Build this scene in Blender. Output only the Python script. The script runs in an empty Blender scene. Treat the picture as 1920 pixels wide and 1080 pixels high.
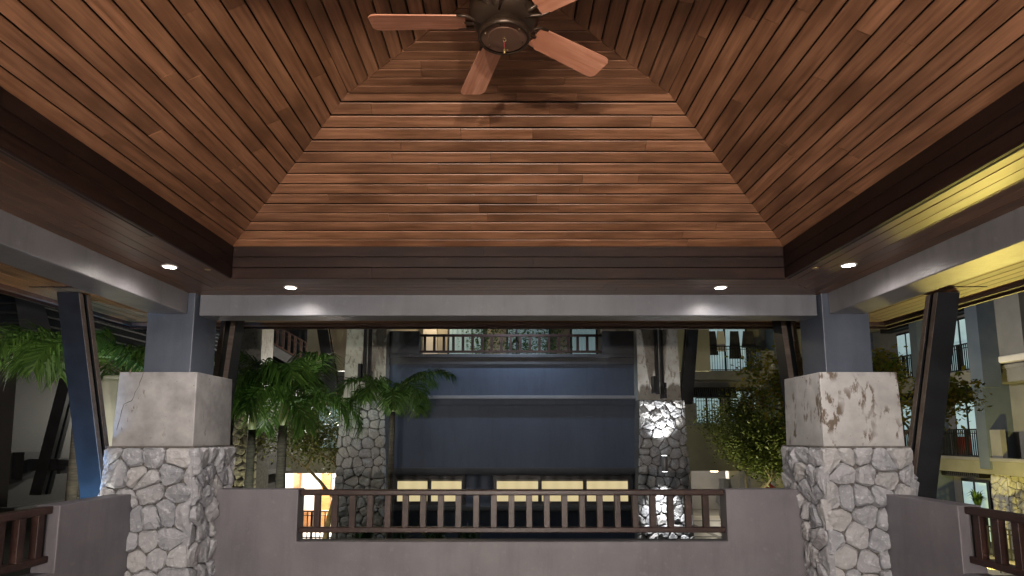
import bpy, math, random
from mathutils import Vector, Matrix
R = math.radians
scene = bpy.context.scene
C = scene.collection
random.seed(7)

# ------------------------------------------------------------------ camera
cam_d = bpy.data.cameras.new('camera')
cam_d.sensor_width = 36
cam_d.lens = 21.0
cam_d.shift_x = 7 / 1920
cam_d.shift_y = 133 / 1920
cam_d.clip_start = 0.02
cam_d.clip_end = 500
cam = bpy.data.objects.new('camera', cam_d)
C.objects.link(cam)
cam.location = (0, 0, 1.5)
cam.rotation_euler = (R(97.3), 0, 0)
scene.camera = cam

# ------------------------------------------------------------------ night sky
world = bpy.data.worlds.new('World')
scene.world = world
world.use_nodes = True
wn = world.node_tree
sky = wn.nodes.new('ShaderNodeTexSky')
sky.sky_type = 'NISHITA'
sky.sun_disc = False
sky.sun_elevation = R(-2)
sky.sun_rotation = R(200)
bg = wn.nodes['Background']
bg.inputs['Strength'].default_value = 0.15
wn.links.new(sky.outputs['Color'], bg.inputs['Color'])

scene.view_settings.view_transform = 'Standard'
scene.view_settings.look = 'None'
scene.view_settings.exposure = 0.0
scene.view_settings.gamma = 1.0
scene.cycles.use_denoising = True
scene.cycles.max_bounces = 8
scene.cycles.diffuse_bounces = 4
scene.cycles.sample_clamp_indirect = 4.0
scene.cycles.caustics_reflective = False
scene.cycles.caustics_refractive = False

# ------------------------------------------------------------------ materials
def nt(name):
    m = bpy.data.materials.new(name)
    m.use_nodes = True
    t = m.node_tree
    return m, t, t.nodes['Principled BSDF']

def mixcol(t, fac, a, b, mode='MIX'):
    n = t.nodes.new('ShaderNodeMix')
    n.data_type = 'RGBA'
    n.blend_type = mode
    for sock, v in ((0, fac), (6, a), (7, b)):
        if hasattr(v, 'is_linked'):
            t.links.new(v, n.inputs[sock])
        elif isinstance(v, (int, float)):
            n.inputs[sock].default_value = v
        else:
            n.inputs[sock].default_value = (*v, 1)
    return n.outputs[2]

def ramp(t, src, lo, hi):
    n = t.nodes.new('ShaderNodeMapRange')
    n.inputs[1].default_value = lo
    n.inputs[2].default_value = hi
    t.links.new(src, n.inputs[0])
    return n.outputs[0]

def noise(t, vec, scale, detail=4, rough=0.55):
    n = t.nodes.new('ShaderNodeTexNoise')
    n.inputs['Scale'].default_value = scale
    n.inputs['Detail'].default_value = detail
    n.inputs['Roughness'].default_value = rough
    if vec is not None:
        t.links.new(vec, n.inputs['Vector'])
    return n.outputs['Fac']

def coords(t, scale=(1, 1, 1), rnd=True):
    tc = t.nodes.new('ShaderNodeTexCoord')
    mp = t.nodes.new('ShaderNodeMapping')
    mp.inputs['Scale'].default_value = scale
    t.links.new(tc.outputs['Object'], mp.inputs['Vector'])
    if not rnd:
        return mp.outputs[0]
    oi = t.nodes.new('ShaderNodeObjectInfo')
    mu = t.nodes.new('ShaderNodeMath'); mu.operation = 'MULTIPLY'
    mu.inputs[1].default_value = 57.0
    t.links.new(oi.outputs['Random'], mu.inputs[0])
    ad = t.nodes.new('ShaderNodeVectorMath'); ad.operation = 'ADD'
    t.links.new(mp.outputs[0], ad.inputs[0])
    t.links.new(mu.outputs[0], ad.inputs[1])
    return ad.outputs[0]

def bump(t, bsdf, h, strength, dist=0.01):
    b = t.nodes.new('ShaderNodeBump')
    b.inputs['Strength'].default_value = strength
    b.inputs['Distance'].default_value = dist
    t.links.new(h, b.inputs['Height'])
    t.links.new(b.outputs[0], bsdf.inputs['Normal'])

def rand_val(t, lo, hi):
    oi = t.nodes.new('ShaderNodeObjectInfo')
    return ramp_out(t, oi.outputs['Random'], lo, hi)

def ramp_out(t, src, lo, hi):
    n = t.nodes.new('ShaderNodeMapRange')
    n.inputs[3].default_value = lo
    n.inputs[4].default_value = hi
    t.links.new(src, n.inputs[0])
    return n.outputs[0]

def wood(name, dark, light, rough=0.4, vary=(0.7, 1.25), grain=1.0, spec=0.5):
    m, t, b = nt(name)
    b.inputs['Specular IOR Level'].default_value = spec
    v = coords(t, (1.6 * grain, 26 * grain, 26 * grain))
    g = noise(t, v, 1.6, 6, 0.62)
    v2 = coords(t, (1.1, 2.6, 2.6))
    blot = noise(t, v2, 1.7, 3)
    c = mixcol(t, ramp(t, g, 0.32, 0.7), dark, light)
    c = mixcol(t, ramp(t, blot, 0.42, 0.72), c, tuple(x * 0.72 for x in dark))
    val = rand_val(t, *vary)
    hsv = t.nodes.new('ShaderNodeHueSaturation')
    t.links.new(c, hsv.inputs['Color'])
    t.links.new(val, hsv.inputs['Value'])
    t.links.new(hsv.outputs[0], b.inputs['Base Color'])
    t.links.new(ramp_out(t, g, rough - 0.08, rough + 0.14), b.inputs['Roughness'])
    bump(t, b, g, 0.18, 0.004)
    return m

def plain(name, a, bcol, scale=3.0, rough=0.6, bstr=0.15, bscale=60, metallic=0.0, stretch=(1, 1, 1), lo=0.35, hi=0.68, rnd=True, streak=0.0):
    m, t, b = nt(name)
    v = coords(t, stretch, rnd)
    n = noise(t, v, scale, 5)
    c = mixcol(t, ramp(t, n, lo, hi), a, bcol)
    if streak:
        vs_ = coords(t, (5, 5, 0.7), rnd)
        mu = t.nodes.new('ShaderNodeMath'); mu.operation = 'MULTIPLY'
        mu.inputs[1].default_value = streak
        t.links.new(ramp(t, noise(t, vs_, 1.6, 6, 0.65), 0.48, 0.75), mu.inputs[0])
        c = mixcol(t, mu.outputs[0], c, tuple(x * 0.45 for x in a))
        mu2 = t.nodes.new('ShaderNodeMath'); mu2.operation = 'MULTIPLY'
        mu2.inputs[1].default_value = streak * 0.8
        t.links.new(ramp(t, noise(t, v, 16, 6, 0.7), 0.58, 0.72), mu2.inputs[0])
        c = mixcol(t, mu2.outputs[0], c, tuple(min(1, x * 1.5) for x in bcol))
    t.links.new(c, b.inputs['Base Color'])
    b.inputs['Roughness'].default_value = rough
    b.inputs['Metallic'].default_value = metallic
    if bstr:
        bump(t, b, noise(t, v, bscale, 3), bstr, 0.004)
    return m

def glow(name, col, strength, base=(0.5, 0.5, 0.5)):
    m, t, b = nt(name)
    b.inputs['Base Color'].default_value = (*base, 1)
    b.inputs['Emission Color'].default_value = (*col, 1)
    b.inputs['Emission Strength'].default_value = strength
    b.inputs['Roughness'].default_value = 0.6
    return m

def stone_mat(name, a, bcol, warm):
    m, t, b = nt(name)
    v = coords(t, (1, 1, 1))
    n = noise(t, v, 6, 6, 0.6)
    oi = t.nodes.new('ShaderNodeObjectInfo')
    c = mixcol(t, ramp(t, n, 0.3, 0.72), a, bcol)
    c = mixcol(t, ramp(t, oi.outputs['Random'], 0.35, 1.0), c, warm)
    c2 = mixcol(t, ramp(t, noise(t, v, 34, 4), 0.56, 0.72), c, tuple(min(1, x * 1.3) for x in bcol))
    t.links.new(c2, b.inputs['Base Color'])
    b.inputs['Roughness'].default_value = 0.85
    vo = t.nodes.new('ShaderNodeTexVoronoi')
    vo.inputs['Scale'].default_value = 15
    t.links.new(v, vo.inputs['Vector'])
    ad = t.nodes.new('ShaderNodeMath'); ad.operation = 'ADD'
    t.links.new(vo.outputs['Distance'], ad.inputs[0])
    t.links.new(noise(t, v, 42, 6, 0.65), ad.inputs[1])
    bump(t, b, ad.outputs[0], 0.8, 0.016)
    return m

def stained_concrete(name, a, bcol, stain, lo, hi):
    m, t, b = nt(name)
    v = coords(t, (1, 1, 1), False)
    c = mixcol(t, ramp(t, noise(t, v, 4.5, 6, 0.6), 0.33, 0.7), a, bcol)
    v2 = coords(t, (9.5, 9.5, 4.0), False)
    s = noise(t, v2, 1.9, 7, 0.62)
    v3 = coords(t, (3.6, 3.6, 2.6), False)
    s2 = noise(t, v3, 1.4, 2)
    mu = t.nodes.new('ShaderNodeMath'); mu.operation = 'MULTIPLY'
    t.links.new(ramp(t, s, lo, lo + 0.06), mu.inputs[0])
    t.links.new(ramp(t, s2, hi, hi + 0.1), mu.inputs[1])
    c = mixcol(t, mu.outputs[0], c, stain)
    c = mixcol(t, ramp(t, noise(t, v, 40, 3), 0.68, 0.76), c, tuple(x * 0.6 for x in stain))
    t.links.new(c, b.inputs['Base Color'])
    b.inputs['Roughness'].default_value = 0.55
    bump(t, b, noise(t, v, 30, 6), 0.2, 0.006)
    return m

def leaf_mat(name, a, bcol):
    m, t, b = nt(name)
    geo = t.nodes.new('ShaderNodeNewGeometry')
    c = mixcol(t, geo.outputs['Random Per Island'], a, bcol)
    t.links.new(c, b.inputs['Base Color'])
    b.inputs['Roughness'].default_value = 0.45
    b.inputs['Transmission Weight'].default_value = 0.0
    tr = t.nodes.new('ShaderNodeBsdfTranslucent')
    t.links.new(c, tr.inputs['Color'])
    mx = t.nodes.new('ShaderNodeMixShader')
    mx.inputs[0].default_value = 0.3
    out = t.nodes['Material Output']
    t.links.new(b.outputs[0], mx.inputs[1])
    t.links.new(tr.outputs[0], mx.inputs[2])
    t.links.new(mx.outputs[0], out.inputs['Surface'])
    return m

def curtain_mat(name, a, bcol, strength):
    m, t, b = nt(name)
    tc = t.nodes.new('ShaderNodeTexCoord')
    n = noise(t, tc.outputs['Object'], 1.5, 2)
    c = mixcol(t, n, a, bcol)
    t.links.new(c, b.inputs['Base Color'])
    t.links.new(c, b.inputs['Emission Color'])
    b.inputs['Emission Strength'].default_value = strength
    b.inputs['Roughness'].default_value = 0.8
    return m

M = {}
M['wood'] = wood('ceiling_wood', (0.168, 0.072, 0.034), (0.40, 0.192, 0.102), 0.36, (0.86, 1.1))
M['wood_dark'] = wood('fascia_wood', (0.013, 0.0068, 0.0058), (0.03, 0.015, 0.0118), 0.45, (0.8, 1.15), spec=0.22)
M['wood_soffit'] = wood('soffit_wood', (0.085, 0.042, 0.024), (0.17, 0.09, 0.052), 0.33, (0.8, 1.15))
M['wood_eave'] = wood('eave_wood', (0.13, 0.06, 0.026), (0.27, 0.135, 0.06), 0.4)
M['wood_rail'] = wood('rail_wood', (0.021, 0.0105, 0.0092), (0.04, 0.0195, 0.016), 0.36, (0.9, 1.1), spec=0.3)
M['wood_blade'] = wood('blade_wood', (0.54, 0.21, 0.115), (0.84, 0.43, 0.28), 0.34, (0.95, 1.05), 1.4)
M['wood_strut'] = wood('strut_edge_wood', (0.14, 0.11, 0.095), (0.24, 0.20, 0.175), 0.55, (0.9, 1.1))
M['strut_black'] = plain('strut_dark_paint', (0.006, 0.007, 0.009), (0.014, 0.016, 0.02), 5, 0.42, 0.1)
M['backing'] = plain('backing_board', (0.008, 0.005, 0.003), (0.014, 0.009, 0.006), 4, 0.8, 0)
M['beam'] = plain('beam_grey_paint', (0.17, 0.167, 0.178), (0.23, 0.224, 0.235), 2.2, 0.36, 0.3, 90, streak=0.4)
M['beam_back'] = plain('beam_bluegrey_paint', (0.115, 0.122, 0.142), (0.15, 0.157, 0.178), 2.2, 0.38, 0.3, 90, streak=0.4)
M['beam_blue'] = plain('column_blue_paint', (0.058, 0.072, 0.1), (0.08, 0.095, 0.126), 2.2, 0.42, 0.25, 80, streak=0.35)
M['parapet'] = plain('parapet_grey_paint', (0.108, 0.102, 0.116), (0.145, 0.138, 0.153), 2.4, 0.5, 0.2, 55, streak=0.35)
M['stone'] = stone_mat('split_stone', (0.215, 0.225, 0.255), (0.375, 0.385, 0.415), (0.40, 0.395, 0.40))
M['stone_far'] = stone_mat('split_stone_far', (0.25, 0.25, 0.26), (0.42, 0.42, 0.42), (0.40, 0.385, 0.36))
M['mortar'] = plain('mortar', (0.075, 0.068, 0.062), (0.14, 0.13, 0.12), 14, 0.95, 0.5, 50)
M['concrete_l'] = stained_concrete('cast_concrete_clean', (0.20, 0.198, 0.2), (0.385, 0.383, 0.388), (0.13, 0.11, 0.09), 0.61, 0.5)
M['concrete_r'] = stained_concrete('cast_concrete_stained', (0.30, 0.30, 0.30), (0.46, 0.46, 0.465), (0.115, 0.09, 0.068), 0.50, 0.50)
M['concrete_far'] = stained_concrete('cast_concrete_far', (0.3, 0.28, 0.24), (0.42, 0.40, 0.36), (0.2, 0.175, 0.14), 0.52, 0.45)
M['crack'] = plain('crack_dark', (0.03, 0.025, 0.02), (0.06, 0.05, 0.04), 30, 0.9, 0)
M['floor'] = plain('floor_tile', (0.17, 0.15, 0.135), (0.23, 0.205, 0.185), 2, 0.4, 0.05)
M['roof'] = plain('roof_shingle', (0.03, 0.03, 0.035), (0.06, 0.06, 0.065), 6, 0.8, 0.3, 30)
M['bronze'] = plain('fan_bronze', (0.045, 0.028, 0.018), (0.075, 0.048, 0.03), 6, 0.35, 0.05, 60, 0.55)
M['bronze_plate'] = plain('fan_plate', (0.16, 0.085, 0.055), (0.19, 0.10, 0.065), 5, 0.4, 0, 60, 0.35)
M['brass'] = plain('brass', (0.55, 0.40, 0.18), (0.7, 0.52, 0.25), 8, 0.3, 0, 60, 0.8)
M['red_cord'] = plain('red_cord', (0.3, 0.02, 0.03), (0.4, 0.04, 0.05), 50, 0.7, 0)
M['blue_wall'] = plain('blue_render', (0.036, 0.054, 0.092), (0.052, 0.074, 0.118), 1.1, 0.6, 0.15, 40, 0, (1, 1, 0.45), streak=0.4)
M['blue_trim'] = plain('grey_trim', (0.19, 0.2, 0.22), (0.24, 0.25, 0.27), 2, 0.55, 0.1)
M['dark_trim'] = plain('dark_trim', (0.034, 0.036, 0.042), (0.052, 0.054, 0.062), 2, 0.6, 0.1)
M['black_metal'] = plain('black_metal', (0.01, 0.01, 0.012), (0.018, 0.018, 0.02), 6, 0.4, 0, 60, 0.3)
M['lit_pane'] = glow('lit_window_blind', (0.95, 0.78, 0.42), 0.62, (0.5, 0.42, 0.25))
M['curtain'] = curtain_mat('teal_curtain', (0.24, 0.36, 0.38), (0.42, 0.55, 0.57), 0.6)
M['curtain_dim'] = curtain_mat('dim_curtain', (0.16, 0.25, 0.27), (0.28, 0.38, 0.39), 0.4)
M['olive'] = plain('olive_render', (0.16, 0.155, 0.11), (0.21, 0.2, 0.15), 1.2, 0.75, 0.1)
M['far_wall'] = plain('far_grey_render', (0.15, 0.145, 0.145), (0.2, 0.195, 0.195), 1, 0.75, 0.1)
M['far_blue'] = plain('far_blue_column', (0.07, 0.09, 0.125), (0.1, 0.12, 0.155), 1, 0.6, 0.1)
M['cream'] = plain('cream_render', (0.34, 0.31, 0.25), (0.42, 0.39, 0.32), 1, 0.7, 0.1)
M['white_wall'] = plain('white_render', (0.62, 0.58, 0.52), (0.74, 0.70, 0.65), 1.2, 0.6, 0.05)
M['orange_wood'] = wood('door_wood', (0.32, 0.13, 0.04), (0.5, 0.24, 0.08), 0.4)
M['dark_bldg'] = plain('dark_plaster', (0.036, 0.034, 0.031), (0.052, 0.049, 0.045), 0.9, 0.7, 0.12)
M['dark_roof'] = plain('slate', (0.022, 0.026, 0.03), (0.045, 0.05, 0.055), 5, 0.6, 0.15)
M['eave_brown'] = wood('dark_fascia', (0.07, 0.04, 0.03), (0.12, 0.07, 0.055), 0.5)
M['ground'] = plain('paving', (0.10, 0.095, 0.085), (0.16, 0.15, 0.135), 0.8, 0.7, 0.1)
M['paving_light'] = plain('pale_paving', (0.3, 0.28, 0.23), (0.38, 0.35, 0.3), 0.9, 0.5, 0.1)
M['dark_strip'] = plain('dark_paving', (0.04, 0.035, 0.03), (0.06, 0.05, 0.045), 2, 0.6, 0)
M['planter'] = plain('pale_plaster', (0.5, 0.49, 0.42), (0.6, 0.58, 0.5), 2, 0.6, 0.08)
M['palm_leaf'] = leaf_mat('palm_leaf', (0.03, 0.075, 0.010), (0.10, 0.18, 0.035))
M['palm_stem'] = plain('palm_stem', (0.10, 0.12, 0.045), (0.17, 0.18, 0.08), 5, 0.5, 0.1)
M['palm_trunk'] = plain('palm_trunk', (0.035, 0.03, 0.024), (0.085, 0.072, 0.055), 7, 0.9, 0.5, 25, 0, (1, 1, 6))
M['leaf'] = leaf_mat('tree_leaf', (0.04, 0.06, 0.012), (0.12, 0.14, 0.03))
M['leaf_yellow'] = leaf_mat('yellow_leaf', (0.06, 0.12, 0.012), (0.26, 0.2, 0.02))
M['bark'] = plain('bark', (0.10, 0.08, 0.055), (0.2, 0.165, 0.11), 9, 0.95, 0.6, 22)
M['red_cloth'] = plain('red_cloth', (0.35, 0.03, 0.025), (0.45, 0.05, 0.04), 4, 0.85, 0)
M['cloth_dark'] = plain('dark_cloth', (0.02, 0.02, 0.025), (0.05, 0.045, 0.05), 4, 0.9, 0)
M['lamp_lens'] = glow('downlight_lens', (1.0, 0.93, 0.86), 28.0, (0.8, 0.8, 0.8))
M['lamp_ring'] = plain('white_lamp_ring', (0.6, 0.58, 0.55), (0.68, 0.66, 0.63), 5, 0.4, 0)
M['steel_grey'] = plain('lamp_housing_grey', (0.2, 0.2, 0.2), (0.26, 0.26, 0.26), 5, 0.45, 0, 60, 0.5)
M['lens_warm'] = glow('lantern_glass', (1.0, 0.72, 0.45), 6.0, (0.6, 0.5, 0.4))
M['lens_yellow'] = glow('flood_glass_yellow', (1.0, 0.85, 0.2), 10.0, (0.6, 0.5, 0.3))
M['lens_white'] = glow('flood_glass_white', (0.9, 0.95, 1.0), 8.0, (0.6, 0.6, 0.6))
M['lens_blue'] = glow('bollard_glass_blue', (0.1, 0.45, 1.0), 8.0, (0.2, 0.3, 0.6))
M['grass'] = leaf_mat('border_leaf', (0.012, 0.03, 0.008), (0.03, 0.06, 0.015))

# ------------------------------------------------------------------ helpers
def add(name, data, parent=None, mat=None):
    o = bpy.data.objects.new(name, data)
    C.objects.link(o)
    if parent is not None:
        o.parent = parent
    if mat is not None:
        data.materials.append(mat)
    return o

def empty(name, loc=(0, 0, 0), label=None, cat=None, group=None, kind=None):
    o = bpy.data.objects.new(name, None)
    C.objects.link(o)
    o.location = loc
    o.empty_display_size = 0.1
    return tag(o, label, cat, group, kind)

def tag(o, label=None, cat=None, group=None, kind=None):
    if label: o['label'] = label
    if cat: o['category'] = cat
    if group: o['group'] = group
    if kind: o['kind'] = kind
    return o

class MB:
    """collects pieces of one part"""
    def __init__(s):
        s.v = []; s.f = []
    def raw(s, vs, fs):
        k = len(s.v)
        s.v += [tuple(v) for v in vs]
        s.f += [tuple(i + k for i in f) for f in fs]
        return s
    def box(s, x0, x1, y0, y1, z0, z1):
        return s.hexa([(x0, y0, z0), (x1, y0, z0), (x1, y1, z0), (x0, y1, z0)],
                      [(x0, y0, z1), (x1, y0, z1), (x1, y1, z1), (x0, y1, z1)])
    def hexa(s, b, t):
        return s.raw(list(b) + list(t), [(3, 2, 1, 0), (4, 5, 6, 7), (0, 1, 5, 4), (1, 2, 6, 5), (2, 3, 7, 6), (3, 0, 4, 7)])
    def tube(s, pts, rad, n=8, cap=True):
        pts = [Vector(p) for p in pts]
        rings = []
        for i, p in enumerate(pts):
            d = (pts[min(i + 1, len(pts) - 1)] - pts[max(i - 1, 0)]).normalized()
            a = Vector((0, 0, 1)) if abs(d.z) < 0.9 else Vector((1, 0, 0))
            u = d.cross(a).normalized(); w = d.cross(u).normalized()
            r = rad[i] if isinstance(rad, (list, tuple)) else rad
            rings.append([p + (u * math.cos(2 * math.pi * k / n) + w * math.sin(2 * math.pi * k / n)) * r for k in range(n)])
        vs = [v for r_ in rings for v in r_]
        fs = []
        for i in range(len(pts) - 1):
            for k in range(n):
                fs.append((i * n + k, i * n + (k + 1) % n, (i + 1) * n + (k + 1) % n, (i + 1) * n + k))
        if cap:
            fs.append(tuple(range(n - 1, -1, -1)))
            fs.append(tuple((len(pts) - 1) * n + k for k in range(n)))
        return s.raw(vs, fs)
    def lathe(s, prof, cx, cy, n=24):
        vs = [(cx + r * math.cos(2 * math.pi * k / n), cy + r * math.sin(2 * math.pi * k / n), z) for r, z in prof for k in range(n)]
        fs = []
        for i in range(len(prof) - 1):
            for k in range(n):
                fs.append((i * n + k, i * n + (k + 1) % n, (i + 1) * n + (k + 1) % n, (i + 1) * n + k))
        fs.append(tuple(range(n - 1, -1, -1)))
        fs.append(tuple((len(prof) - 1) * n + k for k in range(n)))
        return s.raw(vs, fs)
    def build(s, name, mat, parent=None, smooth=False, origin=None, bevel=0):
        vs = s.v
        if origin is None:
            lo = [min(v[i] for v in vs) for i in range(3)]
            hi = [max(v[i] for v in vs) for i in range(3)]
            origin = ((lo[0] + hi[0]) / 2, (lo[1] + hi[1]) / 2, lo[2])
        me = bpy.data.meshes.new(name)
        me.from_pydata([(v[0] - origin[0], v[1] - origin[1], v[2] - origin[2]) for v in vs], [], s.f)
        me.update()
        if smooth:
            for p in me.polygons: p.use_smooth = True
        o = add(name, me, None, M[mat] if isinstance(mat, str) else mat)
        off = Vector(origin)
        if parent is not None:
            o.parent = parent
            q = parent
            while q is not None:
                off = off - Vector(q.location)
                q = q.parent
        o.location = off
        if bevel:
            md = o.modifiers.new('bevel', 'BEVEL')
            md.width = bevel; md.segments = 2; md.limit_method = 'ANGLE'
        return o

def quadgrid(mb, p00, p10, p11, p01): mb.raw([p00, p10, p11, p01], [(0, 1, 2, 3)])

def plank(parent, mat, base, u, v, n, u00, u01, u10, u11, v0, v1, th, name='plank'):
    """a board: base origin, u along, v across, n outward. lower edge u00..u01 at v0, upper edge u10..u11 at v1"""
    um = (u00 + u01) / 2; vm = (v0 + v1) / 2
    vs = [(u00 - um, v0 - vm, 0), (u01 - um, v0 - vm, 0), (u11 - um, v1 - vm, 0), (u10 - um, v1 - vm, 0)]
    b = 0.0025
    top = [(u00 - um, v0 - vm + b, th), (u01 - um, v0 - vm + b, th), (u11 - um, v1 - vm - b, th), (u10 - um, v1 - vm - b, th)]
    mid = [(x, y, th - b) for x, y, _ in vs]
    me = bpy.data.meshes.new(name)
    me.from_pydata(vs + mid + top, [], [(3, 2, 1, 0), (8, 9, 10, 11)] + [(i, (i + 1) % 4, 4 + (i + 1) % 4, 4 + i) for i in range(4)] + [(4 + i, 4 + (i + 1) % 4, 8 + (i + 1) % 4, 8 + i) for i in range(4)])
    o = add(name, me, parent, M[mat])
    mt = Matrix((u, v, n)).transposed().to_4x4()
    mt.translation = Vector(base) + u * um + v * vm
    o.matrix_world = mt
    q = parent
    off = Vector((0, 0, 0))
    while q is not None:
        off += Vector(q.location); q = q.parent
    o.location = mt.translation - off
    return o

# plan of the pavilion
CY = 2.36                         # centre in y
SIDES = {                         # name: (outward, along)
    'back': (Vector((0, 1, 0)), Vector((1, 0, 0))),
    'right': (Vector((1, 0, 0)), Vector((0, -1, 0))),
    'left': (Vector((-1, 0, 0)), Vector((0, 1, 0))),
    'front': (Vector((0, -1, 0)), Vector((-1, 0, 0))),
}
Z_SOF, Z_FAS, Z_FLAT = 2.705, 2.965, 3.525
H_COVE, H_FLAT = 2.155, 0.945
CEN = Vector((0, CY, 0))

# ------------------------------------------------------------------ setting: ground and floor
MB().box(-150, 150, -60, 240, -3.2, -2.8).build('ground', 'ground').__setitem__('kind', 'structure')
tag(MB().box(-3.25, 3.25, -6.2, 5.6, -2.8, 0).build('floor', 'floor'), kind='structure')
pv = tag(MB().box(5, 18.5, 15.5, 33, -2.8, -2.79).build('paving', 'paving_light'), kind='structure')
for k in range(7):
    MB().box(5, 18.5, 16.5 + k * 2.4, 16.8 + k * 2.4, -2.79, -2.784).build('paving_band', 'dark_strip', pv)
for k in range(5):
    MB().box(6.2 + k * 2.6, 6.45 + k * 2.6, 15.5, 33, -2.784, -2.779).build('paving_band', 'dark_strip', pv)

# ------------------------------------------------------------------ timber ceiling
ceil = empty('ceiling', (0, CY, Z_SOF), kind='structure')
def boards(parent, mat, base, u, v, n, half0, dhalf, strips, th, gap, joints, rng):
    """strips: list of (v0,v1); half length at v = half0 + dhalf*v"""
    for v0, v1 in strips:
        h0, h1 = half0 + dhalf * v0, half0 + dhalf * (v1 - gap)
        L = min(h0, h1)
        nj = joints if L > 0.75 else (1 if joints and L > 0.45 else 0)
        cuts = sorted(rng.uniform(-0.82, 0.82) * L for _ in range(nj))
        cuts = [c for i, c in enumerate(cuts) if i == 0 or c - cuts[i - 1] > 0.35]
        e = [None] + cuts + [None]
        for a, b in zip(e[:-1], e[1:]):
            a0, a1 = (-h0 + 0.003, -h1 + 0.003) if a is None else (a + 0.0012, a + 0.0012)
            b0, b1 = (h0 - 0.003, h1 - 0.003) if b is None else (b - 0.0012, b - 0.0012)
            dz = rng.uniform(-0.0015, 0.0015)
            plank(parent, mat, base + n * dz, u, v, n, a0, b0, a1, b1, v0, v1 - gap, th)

run = H_COVE - H_FLAT
rise = Z_FLAT - Z_FAS
SL = math.hypot(run, rise)
ca, sa = run / SL, rise / SL
for si, (nm, (out, al)) in enumerate(SIDES.items()):
    rng = random.Random(20 + si)
    up = Vector((0, 0, 1))
    # sloping field
    base = CEN + out * H_COVE + up * Z_FAS
    v = (-out) * ca + up * sa
    n = (-out) * sa - up * ca              # faces down into the room
    u = v.cross(n)
    back = MB()
    off = -n * 0.03
    hw = H_COVE
    a_ = base + off; b_ = a_ + v * SL
    back.hexa([a_ - u * (hw), a_ + u * hw, a_ + u * hw - n * 0.02, a_ - u * hw - n * 0.02],
              [b_ - u * H_FLAT, b_ + u * H_FLAT, b_ + u * H_FLAT - n * 0.02, b_ - u * H_FLAT - n * 0.02])
    bk = back.build('sloping_ceiling', 'backing', ceil)
    p = 0.0905
    strips = [(k * p, min((k + 1) * p, SL)) for k in range(15)]
    boards(bk, 'wood', base, u, v, n, H_COVE, -ca, strips, 0.007, 0.0125 if nm == 'back' else 0.0085, 2 if nm != 'front' else 0, rng)
    # flat field
    base = CEN + out * H_FLAT + up * Z_FLAT
    v = -out; n = -up; u = v.cross(n)
    back = MB()
    a_ = base + up * 0.006; b_ = a_ + v * H_FLAT
    back.raw([a_ - u * H_FLAT, a_ + u * H_FLAT, b_, a_ - u * H_FLAT + up * 0.02, a_ + u * H_FLAT + up * 0.02, b_ + up * 0.02],
             [(0, 1, 2), (3, 5, 4), (0, 3, 4, 1), (1, 4, 5, 2), (2, 5, 3, 0)])
    bk = back.build('flat_ceiling', 'backing', ceil)
    p = 0.0785
    strips = [(k * p, (k + 1) * p) for k in range(11)]
    boards(bk, 'wood', base, u, v, n, H_FLAT, -1, strips, 0.018, 0.006 if nm in ('back', 'front') else 0.009, 1 if nm != 'front' else 0, rng)
    # upright fascia, three boards
    base = CEN + out * (H_COVE) + up * Z_SOF
    v = up; n = -out; u = v.cross(n)
    a_ = base + out * 0.006
    back = MB().hexa([a_ - u * H_COVE, a_ + u * H_COVE, a_ + u * H_COVE + out * 0.02, a_ - u * H_COVE + out * 0.02],
                     [a_ - u * H_COVE + up * 0.26, a_ + u * H_COVE + up * 0.26, a_ + u * H_COVE + out * 0.02 + up * 0.26, a_ - u * H_COVE + out * 0.02 + up * 0.26])
    bk = back.build('fascia', 'backing', ceil)
    boards(bk, 'wood_dark', base, u, v, n, H_COVE - 0.018, 0, [(0.0, 0.086), (0.086, 0.172), (0.172, 0.258)], 0.018, 0.004, 1 if nm != 'front' else 0, rng)
    # level soffit between fascia and beam
    base = CEN + out * (H_COVE - 0.002) + up * (Z_SOF + 0.018)
    v = out; n = -up; u = v.cross(n)
    wid = 0.66
    a_ = base + up * 0.004; b_ = a_ + out * wid
    h1 = H_COVE + wid
    back = MB().hexa([a_ - u * H_COVE, a_ + u * H_COVE, b_ + u * h1, b_ - u * h1],
                     [a_ - u * H_COVE + up * 0.02, a_ + u * H_COVE + up * 0.02, b_ + u * h1 + up * 0.02, b_ - u * h1 + up * 0.02])
    bk = back.build('soffit', 'backing', ceil)
    boards(bk, 'wood_soffit', base, u, v, n, H_COVE, 1, [(k * 0.094, (k + 1) * 0.094) for k in range(7)], 0.018, 0.0025, 1 if nm != 'front' else 0, rng)

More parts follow.
